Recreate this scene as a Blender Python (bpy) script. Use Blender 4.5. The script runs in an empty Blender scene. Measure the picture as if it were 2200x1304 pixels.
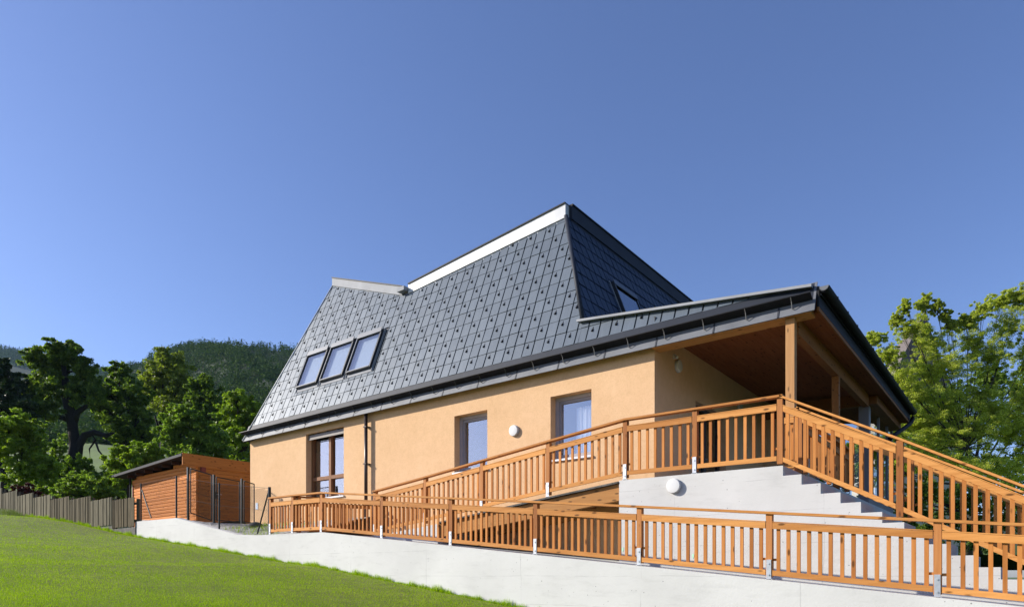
import bpy, math, random
import numpy as np
from mathutils import Vector
random.seed(7); rng = np.random.default_rng(11)
SC = bpy.context.scene; COL = SC.collection

# ------------------------------------------------------------------ camera, sky, sun, exposure
# World axes: X runs along the house front (to the right), Y into the house, Z up; the lens is at the origin.
CC, SS, FF, V0 = .7873, .6166, 1424.0, 1234.0
cam = bpy.data.cameras.new('camera'); camo = bpy.data.objects.new('camera', cam); COL.objects.link(camo)
camo.location = (0, 0, 0); camo.rotation_euler = (math.pi/2, 0, math.asin(SS))
cam.sensor_width = 36; cam.lens = 36*FF/2200; cam.shift_y = (V0-652)/2200
cam.clip_end = 9000; cam.clip_start = .1; SC.camera = camo

SUN = Vector((-1.55, -1.0, .92)).normalized()
SUN_EL = math.asin(SUN.z); SUN_AZ = math.atan2(SUN.x, SUN.y)
W = bpy.data.worlds.new('World'); SC.world = W; W.use_nodes = True
wn = W.node_tree.nodes; wl = W.node_tree.links; wn.clear()
sky = wn.new('ShaderNodeTexSky'); sky.sky_type = 'NISHITA'; sky.sun_disc = False
sky.sun_elevation = SUN_EL; sky.sun_rotation = SUN_AZ
sky.altitude = 500; sky.air_density = 1.0; sky.dust_density = 1.0; sky.ozone_density = 3.0
bg = wn.new('ShaderNodeBackground'); bg.inputs[1].default_value = .103
wo = wn.new('ShaderNodeOutputWorld')
wb = wn.new('ShaderNodeMixRGB'); wb.blend_type = 'MULTIPLY'; wb.inputs[0].default_value = 1; wb.inputs[2].default_value = (.95, .95, 1.19, 1)   # white balance
wl.new(sky.outputs[0], wb.inputs[1]); wl.new(wb.outputs[0], bg.inputs[0]); wl.new(bg.outputs[0], wo.inputs[0])
sl = bpy.data.lights.new('sun', 'SUN'); sl.energy = 5.0; sl.angle = math.radians(.5); sl.color = (1, .93, .82)
so = bpy.data.objects.new('sun', sl); COL.objects.link(so)
so.rotation_euler = (-SUN).to_track_quat('-Z', 'Y').to_euler(); so.location = (-40, -40, 40)
SC.view_settings.view_transform = 'Standard'; SC.view_settings.look = 'None'
SC.view_settings.exposure = .58; SC.view_settings.gamma = 1
SC.cycles.max_bounces = 6; SC.cycles.diffuse_bounces = 2; SC.cycles.transparent_max_bounces = 12

# ------------------------------------------------------------------ helpers
def onY(u, v, Y):            # a sight line of the survey photo met with the vertical plane Y
    a = (u-1100)/FF; c = (V0-v)/FF; s = Y/(SS*a+CC); return Vector(((CC*a-SS)*s, Y, c*s))
def onD(u, v, s):            # ... at depth s
    a = (u-1100)/FF; c = (V0-v)/FF; return Vector(((CC*a-SS)*s, (SS*a+CC)*s, c*s))

class MB:
    def __init__(s): s.v = []; s.f = []
    def add(s, vs, fs):
        b = len(s.v); s.v += [tuple(p) for p in vs]; s.f += [tuple(b+i for i in f) for f in fs]; return s
    def box(s, x0, x1, y0, y1, z0, z1):
        return s.add([(x0,y0,z0),(x1,y0,z0),(x1,y1,z0),(x0,y1,z0),(x0,y0,z1),(x1,y0,z1),(x1,y1,z1),(x0,y1,z1)],
                     [(3,2,1,0),(4,5,6,7),(0,1,5,4),(1,2,6,5),(2,3,7,6),(3,0,4,7)])
    def hexa(s, p):          # eight corners in box order
        return s.add(p, [(3,2,1,0),(4,5,6,7),(0,1,5,4),(1,2,6,5),(2,3,7,6),(3,0,4,7)])
    def poly(s, pts): return s.add(pts, [tuple(range(len(pts)))])
    def tube(s, path, r, n=8, caps=True):
        path = [Vector(p) for p in path]; rs = r if isinstance(r, (list, tuple)) else [r]*len(path); rings = []
        for i, p in enumerate(path):
            t = (path[min(i+1, len(path)-1)]-path[max(i-1, 0)]).normalized()
            a = t.cross(Vector((0, 0, 1)));  a = a.normalized() if a.length > 1e-3 else Vector((1, 0, 0)); b = t.cross(a).normalized()
            rings.append([p+(a*math.cos(2*math.pi*k/n)+b*math.sin(2*math.pi*k/n))*rs[i] for k in range(n)])
        vs = [q for R in rings for q in R]; fs = []
        for i in range(len(path)-1):
            for k in range(n):
                k2 = (k+1) % n; fs.append((i*n+k, i*n+k2, (i+1)*n+k2, (i+1)*n+k))
        if caps: fs += [tuple(range(n))[::-1], tuple((len(path)-1)*n+k for k in range(n))]
        return s.add(vs, fs)
WL = {}
def thing(name, label, cat, loc, group=None):
    o = bpy.data.objects.new(name, None); COL.objects.link(o); o.location = loc; o.empty_display_size = .2
    WL[o] = Vector(loc); o['label'] = label; o['category'] = cat
    if group: o['group'] = group
    return o
def tag(o, label=None, cat=None, group=None, kind=None):
    for k, x in (('label', label), ('category', cat), ('group', group), ('kind', kind)):
        if x: o[k] = x
    return o
def obj(name, mb, mat, parent=None, smooth=False, origin=None):
    if isinstance(mb, MB): V = np.array(mb.v, float); Fc = mb.f
    else: V, Fc = mb
    lo, hi = V.min(0), V.max(0); o0 = np.array(origin) if origin is not None else np.array([(lo[0]+hi[0])/2, (lo[1]+hi[1])/2, lo[2]])
    me = bpy.data.meshes.new(name); V = V-o0
    if isinstance(Fc, np.ndarray):
        n, k = Fc.shape
        me.vertices.add(len(V)); me.vertices.foreach_set('co', V.astype(np.float32).ravel())
        me.loops.add(n*k); me.loops.foreach_set('vertex_index', Fc.astype(np.int32).ravel())
        me.polygons.add(n); me.polygons.foreach_set('loop_start', np.arange(0, n*k, k, dtype=np.int32))
        me.update(calc_edges=True)
    else: me.from_pydata([tuple(p) for p in V], [], Fc)
    if smooth: me.polygons.foreach_set('use_smooth', [True]*len(me.polygons))
    me.materials.append(mat); o = bpy.data.objects.new(name, me); COL.objects.link(o)
    o.location = Vector(o0) - (WL[parent] if parent else Vector())
    if parent: o.parent = parent
    WL[o] = Vector(o0); return o

# ------------------------------------------------------------------ materials
def mat(name):
    m = bpy.data.materials.new(name); m.use_nodes = True; nt = m.node_tree; N = nt.nodes
    return m, nt, N, N['Principled BSDF']
def nd(nt, t, **kw):
    n = nt.nodes.new('ShaderNode'+t)
    for k, v in kw.items():
        if isinstance(k, str) and k.startswith('i_'):
            n.inputs[k[2:].replace('_', ' ')].default_value = v
        else: setattr(n, k, v)
    return n
def coords(nt, scale=(1, 1, 1), rand=True, world=False):
    L = nt.links; mp = nd(nt, 'Mapping'); mp.inputs['Scale'].default_value = scale
    if world:
        g = nd(nt, 'NewGeometry'); L.new(g.outputs['Position'], mp.inputs[0]); return mp.outputs[0]
    tc = nd(nt, 'TexCoord')
    if rand:
        oi = nd(nt, 'ObjectInfo'); ml = nd(nt, 'VectorMath', operation='SCALE'); ml.inputs['Scale'].default_value = 1
        cb = nd(nt, 'CombineXYZ'); m1 = nd(nt, 'Math', operation='MULTIPLY'); m1.inputs[1].default_value = 37.7
        L.new(oi.outputs['Random'], m1.inputs[0])
        for k in range(3): L.new(m1.outputs[0], cb.inputs[k])
        ad = nd(nt, 'VectorMath', operation='ADD'); L.new(tc.outputs['Object'], ad.inputs[0]); L.new(cb.outputs[0], ad.inputs[1])
        L.new(ad.outputs[0], mp.inputs[0])
    else: L.new(tc.outputs['Object'], mp.inputs[0])
    return mp.outputs[0]
def noise(nt, vec, scale, detail=4, rough=.55, dist=0):
    n = nd(nt, 'TexNoise'); n.inputs['Scale'].default_value = scale; n.inputs['Detail'].default_value = detail
    n.inputs['Roughness'].default_value = rough; n.inputs['Distortion'].default_value = dist
    nt.links.new(vec, n.inputs['Vector']); return n.outputs['Fac']
def ramp(nt, fac, stops):
    r = nd(nt, 'ValToRGB'); e = r.color_ramp.elements
    while len(e) < len(stops): e.new(.5)
    for q, (p, c) in zip(e, stops): q.position = p; q.color = (*c, 1) if len(c) == 3 else c
    nt.links.new(fac, r.inputs[0]); return r.outputs[0]
def mix(nt, a, b, fac, mode='MIX'):
    m = nd(nt, 'MixRGB', blend_type=mode)
    for s, i in ((fac, 0), (a, 1), (b, 2)):
        if hasattr(s, 'is_linked') or hasattr(s, 'links'): nt.links.new(s, m.inputs[i])
        elif i == 0: m.inputs[0].default_value = s
        else: m.inputs[i].default_value = (*s, 1)
    return m.outputs[0]
def bump(nt, P, h, strength, dist):
    b = nd(nt, 'Bump'); b.inputs['Strength'].default_value = strength; b.inputs['Distance'].default_value = dist
    nt.links.new(h, b.inputs['Height']); nt.links.new(b.outputs[0], P.inputs['Normal'])

def wood(name, axis, dark, light, rough=.55, knots=True):
    m, nt, N, P = mat(name); sc = [22., 22., 22.]; sc[axis] = 1.3
    v = coords(nt, tuple(sc)); g = noise(nt, v, 1.0, 5, .6, .6)
    c = ramp(nt, g, [(.25, dark), (.75, light)])
    oi = nd(nt, 'ObjectInfo'); tint = ramp(nt, oi.outputs['Random'], [(0, (.74, .66, .58)), (.45, (1, .98, .95)), (1, (1.16, 1.14, 1.10))])
    c = mix(nt, c, tint, 1.0, 'MULTIPLY')
    if knots:
        sk = [9., 9., 9.]; sk[axis] = 3.2; vo = nd(nt, 'TexVoronoi'); vo.inputs['Scale'].default_value = 1
        nt.links.new(coords(nt, tuple(sk)), vo.inputs['Vector'])
        k = ramp(nt, vo.outputs['Distance'], [(.10, (1, 1, 1)), (.20, (0, 0, 0))])
        c = mix(nt, c, tuple(x*.35 for x in dark), k)
    nt.links.new(c, P.inputs['Base Color']); P.inputs['Roughness'].default_value = rough+.12; P.inputs['Specular IOR Level'].default_value = .18
    bump(nt, P, g, .25, .004); return m
BD, BL = (.38, .140, .033), (.58, .250, .072)
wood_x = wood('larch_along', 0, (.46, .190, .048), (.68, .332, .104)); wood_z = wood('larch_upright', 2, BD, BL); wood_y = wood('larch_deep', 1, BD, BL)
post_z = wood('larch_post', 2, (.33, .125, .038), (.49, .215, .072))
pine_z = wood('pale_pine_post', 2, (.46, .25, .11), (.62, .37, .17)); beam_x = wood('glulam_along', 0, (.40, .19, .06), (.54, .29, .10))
beam_y = wood('glulam_deep_shade', 1, (.21, .085, .025), (.30, .13, .04))  # same glulam darkened, with the porch shade put into its colour
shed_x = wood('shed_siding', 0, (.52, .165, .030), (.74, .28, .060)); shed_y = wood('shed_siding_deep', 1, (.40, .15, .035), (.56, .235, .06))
win_wood = wood('window_wood', 2, (.16, .075, .035), (.26, .12, .055), .45, False)
soffit_m = wood('soffit_boards', 1, (.20, .068, .024), (.33, .125, .046), .8)

def plain(name, col, rough=.5, metal=0., var=.08, nscale=3., bumpd=0., bscale=40., spec=None):
    m, nt, N, P = mat(name); v = coords(nt)
    f = noise(nt, v, nscale, 5); c = ramp(nt, f, [(.3, tuple(x*(1-var) for x in col)), (.7, tuple(min(x*(1+var), 1) for x in col))])
    nt.links.new(c, P.inputs['Base Color']); P.inputs['Roughness'].default_value = rough; P.inputs['Metallic'].default_value = metal
    if spec is not None: P.inputs['Specular IOR Level'].default_value = spec
    if bumpd: bump(nt, P, noise(nt, v, bscale, 3), .6, bumpd)
    return m
def concrete(name, col):
    m, nt, N, P = mat(name); L = nt.links; v = coords(nt, rand=False, world=True)
    f1 = noise(nt, v, .7, 6, .6); c = ramp(nt, f1, [(.3, tuple(x*.90 for x in col)), (.7, tuple(min(1, x*1.06) for x in col))])
    f2 = noise(nt, coords(nt, (.9, .9, 4), world=True), 2.2, 6, .7); st = ramp(nt, f2, [(.52, (1, 1, 1)), (.72, (.80, .80, .79))]); c = mix(nt, c, st, .5, 'MULTIPLY')
    vo = nd(nt, 'TexVoronoi'); vo.inputs['Scale'].default_value = 9; L.new(v, vo.inputs['Vector'])
    big = noise(nt, v, 1.7, 2); th = nd(nt, 'Math', operation='MULTIPLY'); L.new(big, th.inputs[0]); th.inputs[1].default_value = .13
    lt = nd(nt, 'Math', operation='LESS_THAN'); L.new(vo.outputs['Distance'], lt.inputs[0]); L.new(th.outputs[0], lt.inputs[1])
    c = mix(nt, c, tuple(x*.45 for x in col), lt.outputs[0])
    sx = nd(nt, 'SeparateXYZ'); g = nd(nt, 'NewGeometry'); L.new(g.outputs['Position'], sx.inputs[0])
    wob = noise(nt, v, .8, 5, .6)
    for ax, per, amp, wid in ((2, .52, .10, .010), (0, 2.45, .06, .003)):   # formwork joints
        d = nd(nt, 'Math', operation='DIVIDE'); L.new(sx.outputs[ax], d.inputs[0]); d.inputs[1].default_value = per
        ma = nd(nt, 'Math', operation='MULTIPLY_ADD'); L.new(wob, ma.inputs[0]); ma.inputs[1].default_value = amp; L.new(d.outputs[0], ma.inputs[2])
        fr = nd(nt, 'Math', operation='FRACT'); L.new(ma.outputs[0], fr.inputs[0])
        q = nd(nt, 'Math', operation='LESS_THAN'); L.new(fr.outputs[0], q.inputs[0]); q.inputs[1].default_value = wid*2
        br = noise(nt, v, 2.6, 4); br = ramp(nt, br, [(.40, (0, 0, 0)), (.58, (.5, .5, .5))])
        mm = nd(nt, 'MixRGB', blend_type='MULTIPLY'); mm.inputs[0].default_value = 1; L.new(q.outputs[0], mm.inputs[1]); L.new(br, mm.inputs[2])
        c = mix(nt, c, tuple(x*.62 for x in col), mm.outputs[0])
    L.new(c, P.inputs['Base Color']); P.inputs['Roughness'].default_value = .85
    h = mix(nt, noise(nt, v, 30, 4), (0, 0, 0), lt.outputs[0]); bump(nt, P, h, .35, .006); return m
conc = concrete('concrete_white', (.595, .592, .575)); conc2 = concrete('concrete_landing', (.565, .562, .545))
dark_conc = plain('old_concrete', (.10, .095, .085), .9, 0, .4, 5, .01)
plaster = None
def plaster_mat():
    m, nt, N, P = mat('orange_plaster'); v = coords(nt, world=True)
    f = noise(nt, v, .9, 6, .6); c = ramp(nt, f, [(.3, (.660, .430, .242)), (.7, (.715, .476, .280))])
    f2 = noise(nt, v, 5.5, 5, .65); c = mix(nt, c, ramp(nt, f2, [(.36, (.965, .955, .945)), (.62, (1.02, 1.02, 1.02))]), 1., 'MULTIPLY')
    f3 = noise(nt, v, 34, 3); c = mix(nt, c, ramp(nt, f3, [(.36, (.92, .90, .87)), (.52, (1, 1, 1))]), .8, 'MULTIPLY')
    nt.links.new(c, P.inputs['Base Color']); P.inputs['Roughness'].default_value = .95; P.inputs['Specular IOR Level'].default_value = .15
    h = noise(nt, v, 75, 4, .7); bump(nt, P, h, .55, .008); return m
plaster = plaster_mat()
def tile_mat(name, col, rough):
    m, nt, N, P = mat(name); v = coords(nt)
    g = nd(nt, 'NewGeometry'); r = ramp(nt, g.outputs['Random Per Island'], [(0, tuple(x*.93 for x in col)), (1, tuple(x*1.07 for x in col))])
    f = noise(nt, coords(nt, (30, 2, 2)), 1.2, 4); c = mix(nt, r, ramp(nt, f, [(.35, (.88, .88, .88)), (.65, (1.06, 1.06, 1.06))]), .6, 'MULTIPLY')
    nt.links.new(c, P.inputs['Base Color']); P.inputs['Metallic'].default_value = .12; P.inputs['Roughness'].default_value = rough; P.inputs['Specular IOR Level'].default_value = .35
    bump(nt, P, noise(nt, coords(nt, (3, 3, 3)), 1.2, 3), .35, .012); return m
tile_m = tile_mat('grey_metal_tiles', (.103, .128, .160), .50); tile_shade = tile_mat('shade_toned_tiles', (.022, .036, .066), .55)  # right-slope copy of the same tiles, darkened to carry the slope's shade
roof_base = plain('roof_underlay', (.028, .032, .045), .6, .2)
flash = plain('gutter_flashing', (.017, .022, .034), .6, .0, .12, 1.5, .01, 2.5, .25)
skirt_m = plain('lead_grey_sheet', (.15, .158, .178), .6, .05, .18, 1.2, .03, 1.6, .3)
zinc = plain('bright_zinc', (.53, .54, .555), .55, .15, .10, 1.2, .03, 1.8, .3); zinc_dim = plain('dim_zinc', (.29, .30, .32), .75, .0, .14, 1.2, .03, 1.5, .2)  # one zinc in two tones; how light strikes is put into the colour
galv = plain('galvanised_steel', (.62, .63, .65), .38, .7, .10, 14)
black_metal = plain('black_sheet', (.010, .011, .014), .6, .0, spec=.2)
dark_green = plain('dark_green_steel', (.012, .017, .014), .4, .1)
brown_pipe = plain('brown_pipe', (.045, .030, .026), .35, .3)
frame_grey = plain('grey_window_frame', (.42, .385, .405), .5, .0); frame_mid = plain('grey_sash', (.30, .275, .29), .5, .0); frame_dark = plain('dark_window_frame', (.05, .045, .05), .4, .2)
bracket_m = plain('grey_bracket', (.16, .16, .165), .5, .2); blind_m = plain('blind_box_metal', (.13, .115, .105), .5, .2); frame_black = plain('skylight_frame', (.03, .034, .04), .4, .3); frame_pale = plain('skylight_cover', (.11, .12, .14), .5, .2)
lamp_white = plain('opal_lamp', (.66, .66, .645), .25, 0, .02); lamp_rim = plain('lamp_rim', (.55, .55, .55), .4)
sill_m = plain('pale_sill', (.55, .56, .58), .4, .3); grey_col = plain('grey_column', (.20, .19, .20), .5)
curtain_m = plain('white_curtain', (.8, .8, .82), .9, 0, .02); fence_m = wood('weathered_boards', 2, (.055, .050, .036), (.22, .20, .14), .85, False)
asphalt = plain('shed_roofing', (.016, .017, .020), .75, .0, spec=.12); rafter_m = plain('rafter_shade_tone', (.045, .020, .010), .8); red_trim = plain('red_trim', (.20, .03, .02), .5)  # rafter colour is darkened to carry the eave's shadow
green_mark = plain('marking_green', (.45, .75, .55), .8); blue_plate = plain('pale_notice', (.55, .66, .80), .4, 0, .2, 30)
def glass_mat(name, ior, tint=(.75, .8, .82)):
    m, nt, N, P = mat(name); L = nt.links; N.remove(P); out = [n for n in N if n.type == 'OUTPUT_MATERIAL'][0]
    tr = nd(nt, 'BsdfTransparent'); tr.inputs[0].default_value = (*tint, 1); gl = nd(nt, 'BsdfGlossy'); gl.inputs['Roughness'].default_value = .015
    gl.inputs['Color'].default_value = (.93, .96, 1, 1)
    lw = nd(nt, 'LayerWeight'); lw.inputs['Blend'].default_value = .5; pw = nd(nt, 'Math', operation='POWER'); pw.inputs[1].default_value = 5; L.new(lw.outputs['Facing'], pw.inputs[0])
    fr = nd(nt, 'Math', operation='MULTIPLY_ADD'); fr.inputs[1].default_value = 1-ior; fr.inputs[2].default_value = ior; L.new(pw.outputs[0], fr.inputs[0]); ms = nd(nt, 'MixShader')
    v = coords(nt, rand=True); b = nd(nt, 'Bump'); b.inputs['Strength'].default_value = .08; b.inputs['Distance'].default_value = .02
    L.new(noise(nt, v, 1.1, 2), b.inputs['Height']); L.new(b.outputs[0], gl.inputs['Normal'])
    L.new(fr.outputs[0], ms.inputs[0]); L.new(tr.outputs[0], ms.inputs[1]); L.new(gl.outputs[0], ms.inputs[2]); L.new(ms.outputs[0], out.inputs[0]); return m
glass = glass_mat('coated_glass', .36, (.9, .94, .95)); glass_roof = glass_mat('skylight_glass', .30, (.62, .68, .72)); glass_dark = glass_mat('porch_glass', .04)
def leaf_mat(name, cols, trans=.35, rough=.5, spec=.25):
    m, nt, N, P = mat(name); L = nt.links; out = [n for n in N if n.type == 'OUTPUT_MATERIAL'][0]
    g = nd(nt, 'NewGeometry'); n1 = noise(nt, coords(nt, world=True), .45, 3)
    ad = nd(nt, 'Math', operation='ADD'); L.new(g.outputs['Random Per Island'], ad.inputs[0]); L.new(n1, ad.inputs[1])
    hf = nd(nt, 'Math', operation='MULTIPLY'); L.new(ad.outputs[0], hf.inputs[0]); hf.inputs[1].default_value = .5
    k = len(cols); c = ramp(nt, hf.outputs[0], [(.18+.64*i/(k-1), q) for i, q in enumerate(cols)])
    L.new(c, P.inputs['Base Color']); P.inputs['Roughness'].default_value = rough; P.inputs['Specular IOR Level'].default_value = spec
    tl = nd(nt, 'BsdfTranslucent'); L.new(mix(nt, c, (1.3, 1.5, .5), 1., 'MULTIPLY'), tl.inputs[0])
    ms = nd(nt, 'MixShader'); ms.inputs[0].default_value = trans; L.new(P.outputs[0], ms.inputs[1]); L.new(tl.outputs[0], ms.inputs[2]); L.new(ms.outputs[0], out.inputs[0]); return m
lf_dark = leaf_mat('oak_leaves', [(.045, .080, .014), (.105, .165, .026), (.24, .31, .05)], .45)
lf_mid = leaf_mat('mid_leaves', [(.07, .12, .018), (.155, .235, .038), (.29, .37, .066)], .48)
lf_brt = leaf_mat('bright_leaves', [(.09, .15, .014), (.19, .28, .026), (.34, .42, .05)], .4)
lf_olive = leaf_mat('robinia_leaves', [(.11, .14, .022), (.20, .24, .04), (.32, .36, .06)], .4)
lf_right = leaf_mat('poplar_leaves', [(.22, .25, .045), (.43, .46, .085), (.66, .65, .19)], .6, .45)
lf_red = leaf_mat('red_leaves', [(.035, .008, .008), (.08, .014, .014), (.12, .03, .02)], .2)
lf_fir = leaf_mat('fir_needles', [(.014, .030, .011), (.030, .056, .018), (.06, .095, .03)], .15)
lf_hill = leaf_mat('hill_forest', [(.022, .048, .014), (.048, .090, .024), (.088, .135, .036)], .15, .9, .1)
grass_m = leaf_mat('grass_blades', [(.165, .27, .004), (.28, .41, .008), (.46, .55, .035)], .35, .7, .06)
weed_m = leaf_mat('weeds', [(.08, .13, .02), (.15, .2, .04), (.28, .30, .12)], .25)
bark = plain('bark', (.045, .036, .026), .95, 0, .5, 6, .03, 12)
bark_dk = plain('dark_bark', (.009, .007, .005), .95, 0, .5, 6, .03, 12)
lawn_soil = plain('lawn_turf', (.12, .14, .008), .95, 0, .35, 2.5, .03, 20)
gravel = plain('gravel', (.42, .405, .37), .95, 0, .5, 16, .04, 22)
meadow_m = plain('meadow_grass', (.085, .135, .022), .95, 0, .25, .12)
hill_soil = plain('hill_ground', (.022, .040, .014), .95, 0, .4, .05)

# ------------------------------------------------------------------ the ground: lawn, yard, hills
LX = [-80, -45, -37.8, -33.2, -29.1, -25.1, -23.7, -18.4, -14.8, -13.5, -10.1, -7.5, -3, 0, 10, 60]
LZ = [5.0, 3.2, 2.64, 2.44, 2.0, 1.45, 1.28, .707, .295, .19, -.253, -.604, -1.15, -1.45, -1.9, -3]
def lawn_z(x): return float(np.interp(x, LX, LZ))
xs = np.concatenate([np.linspace(-80, -40, 9), np.arange(-39, 4, .5), np.linspace(5, 60, 12)]); ys = np.concatenate([np.linspace(-60, -2, 10), np.arange(-1, 9.74, .63), [9.76]])
GX, GY = np.meshgrid(xs, ys)
GZ = np.interp(GX, LX, LZ) + .014*np.sin(GX*.9+GY*.7)*np.clip((9.0-GY)/3, 0, 1) + .006*np.sin(GX*2.1-GY*1.3)*np.clip((9.0-GY)/3, 0, 1)
def grid_faces(ny, nx):
    i = np.arange(ny-1)[:, None]*nx+np.arange(nx-1)[None, :]; i = i.ravel(); return np.stack([i, i+1, i+1+nx, i+nx], 1)
tag(obj('lawn', (np.stack([GX, GY, GZ], -1).reshape(-1, 3), grid_faces(len(ys), len(xs))), lawn_soil, smooth=True), 'sloping mown lawn in front of the white wall', 'lawn', kind='structure')

def blades(name, px, py, pz, h, w, m, lean=.5):      # many single grass blades, one mesh
    n = len(px); az = rng.uniform(0, 2*math.pi, n); le = rng.uniform(0, lean, n)*h; la = rng.uniform(0, 2*math.pi, n)
    b = np.stack([px, py, pz], 1); dx = np.stack([np.cos(az), np.sin(az), np.zeros(n)], 1)*(w/2)[:, None]
    top = b+np.stack([np.cos(la)*le, np.sin(la)*le, h], 1)
    V = np.stack([b-dx, b+dx, top], 1).reshape(-1, 3); Fc = np.arange(n*3).reshape(n, 3); return V, Fc
n = 620000
a_ = rng.uniform(-.80, .12, n); s_ = 1/rng.uniform(1/34., 1/5.4, n)
px = (CC*a_-SS)*s_; py = (SS*a_+CC)*s_; k = (py < 9.70) & (py > -3) & (px > -40)
px, py, s_ = px[k], py[k], s_[k]
pz = np.interp(px, LX, LZ) + (.014*np.sin(px*.9+py*.7) + .006*np.sin(px*2.1-py*1.3))*np.clip((9.0-py)/3, 0, 1)
patch = .75+.5*(np.sin(px*1.3+np.sin(py*2.1))*np.sin(py*1.7+np.sin(px*.8)))
h = rng.uniform(.010, .030, len(px))*(.8+.4*patch); w = np.clip(s_*.00060, .004, .018)*rng.uniform(.7, 1.3, len(px))
grass = obj('grass', blades('grass', px, py, pz-.005, h, w, grass_m, .8), grass_m); tag(grass, 'short green grass covering the sloping lawn', 'grass', kind='stuff')
# ragged longer grass at the foot of the wall and the fence
n = 16000; px = rng.uniform(-37, -6.5, n); py = 9.70-np.abs(rng.normal(0, .05, n)); clump = (np.sin(px*3.1)+np.sin(px*7.3+1)+np.sin(px*17.))/3
h = np.clip(rng.uniform(.04, .11, n)*(1+.9*clump), .03, .24); h[px < -23.8] *= 1.25
tag(obj('wall_foot_grass', blades('g', px, py, np.interp(px, LX, LZ)-.01, h, np.full(n, .010), grass_m, .6), grass_m), 'longer unmown grass along the foot of the wall', 'grass', kind='stuff')
n = 5200; px = rng.uniform(-39, -33.4, n); py = 9.45-np.abs(rng.normal(0, .35, n)); h = rng.uniform(.12, .42, n)*np.clip((-33.2-px)/1.6, .25, 1)
tag(obj('weeds', blades('w', px, py, np.interp(px, LX, LZ)-.02, h, np.full(n, .018), weed_m, .8), weed_m), 'tall pale weeds before the far end of the board fence', 'weeds', kind='stuff')

WX = [-23.70, -20.80, -17.23, -16.18, -15.6, -13.44, -.914, 4.0]; WZ = [1.782, 1.754, 1.104, 1.052, 1.048, 1.022, -.283, -.80]
def wall_z(x): return float(np.interp(x, WX, WZ))
# yard between the retaining wall and the house (gravel, a little grass), then the lower ramp floor
V = []; xs2 = np.linspace(-40, -14.75, 60); ys2 = np.linspace(9.97, 12.40, 9)
for y in ys2:
    t = (y-9.97)/2.43
    for x in xs2:
        zw = wall_z(x)-.05 if x > -23.7 else 1.75+(-23.7-x)*.09; zh = 1.66 if x > -21.5 else max(1.66, 1.66+(-21.5-x)*.08)
        V.append((x, y, zw*(1-t**.8)+zh*t**.8+.02*math.sin(x*5+y*9)))
tag(obj('yard', (np.array(V), grid_faces(len(ys2), len(xs2))), gravel, smooth=True), 'gravel yard behind the low end of the wall', 'yard', kind='structure')
m = MB(); xr = [-14.75, -13.44, -9, -4, -.914, 4.0]
for i in range(len(xr)-1):
    x0, x1 = xr[i], xr[i+1]; z0, z1 = wall_z(x0)-.03, wall_z(x1)-.03; m.poly([(x0, 9.95, z0), (x1, 9.95, z1), (x1, 12.40, z1), (x0, 12.40, z0)])
tag(obj('ramp_path', m, conc2), 'pale concrete floor of the lower ramp', 'path', kind='structure')
n = 900; px = rng.uniform(-18.6, -16.0, n); py = rng.uniform(10.0, 11.6, n); t = ((py-9.97)/2.43)**.8
pz = (np.interp(px, WX, WZ)-.05)*(1-t)+1.66*t
tag(obj('yard_grass', blades('g', px, py, pz, rng.uniform(.03, .16, n), np.full(n, .012), grass_m, .8), grass_m), 'sparse grass tufts in the gravel yard', 'grass', kind='stuff')

UB = [-300, 0, 100, 200, 245, 270, 290, 330, 350, 380, 430, 520, 600, 640, 800, 1000, 1200, 2600]
VB = [850, 850, 840, 824, 812, 797, 789, 771, 761, 755, 747, 744, 750, 757, 787, 872, 1005, 1160]
def ridge_b(a): return (V0-np.interp(a*FF+1100, UB, VB))/FF*520
def land_z(a, s):
    zr = ridge_b(a); zm = np.interp(a, [-.9, -.5, -.2, .1, 2], [30, 28, 16, 4, 3])
    z = np.where(s < 34, 1.9, np.where(s < 150, 1.9+(zm-1.9)*np.clip((s-34)/116, 0, 1)**1.15, np.where(s < 520, zm+(zr-zm)*np.clip((s-150)/370, 0, 1)**1.12*(1+.10*np.sin(a*31+s*.021)*np.sin(np.clip((s-150)/370, 0, 1)*math.pi)), zr-(s-520)*.12)))
    return z
av = np.linspace(-1.25, 1.35, 90); sv = np.concatenate([np.linspace(13.2, 34, 8), np.linspace(40, 150, 24), np.linspace(165, 700, 40)])
A, S2 = np.meshgrid(av, sv); Z = land_z(A, S2)+np.where(S2 > 60, .8*np.sin(A*40+S2*.05), 0)
X = (CC*A-SS)*S2; Y = (SS*A+CC)*S2; Y = np.maximum(Y, 12.42)
Z = np.where((X > -21.5) & (S2 < 60), np.minimum(Z, .4), Z)
PT = np.stack([X, Y, Z], -1); kq = int(np.searchsorted(sv, 165))
tag(obj('terrain', (PT[:kq+1].reshape(-1, 3), grid_faces(kq+1, len(av))), meadow_m, smooth=True), 'green meadow slope rising behind the trees', 'terrain', kind='structure')
tag(obj('hillside', (PT[kq:].reshape(-1, 3), grid_faces(len(sv)-kq, len(av))), hill_soil, smooth=True), 'steep wooded hillside above the meadow', 'hill', kind='structure')
# added hill out of view on the right, keeps sky light off the porch
ar = np.linspace(.95, 4.2, 40); srr = np.linspace(70, 420, 24); AR, SR = np.meshgrid(ar, srr)
HZ = (SR-70)/350*np.interp(AR, [.95, 1.5, 4.2], [20, 150, 190])+1.5+2*np.sin(AR*9+SR*.05)
kx = 1/np.sqrt(1+AR**2)*1.35
tag(obj('sky_block_hill', (np.stack([(CC*AR-SS)*SR*kx, (SS*AR+CC)*SR*kx, HZ], -1).reshape(-1, 3), grid_faces(24, 40)), hill_soil, smooth=True), 'added unseen hill beyond the right edge that blocks sky light', 'hill', kind='structure')
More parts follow.
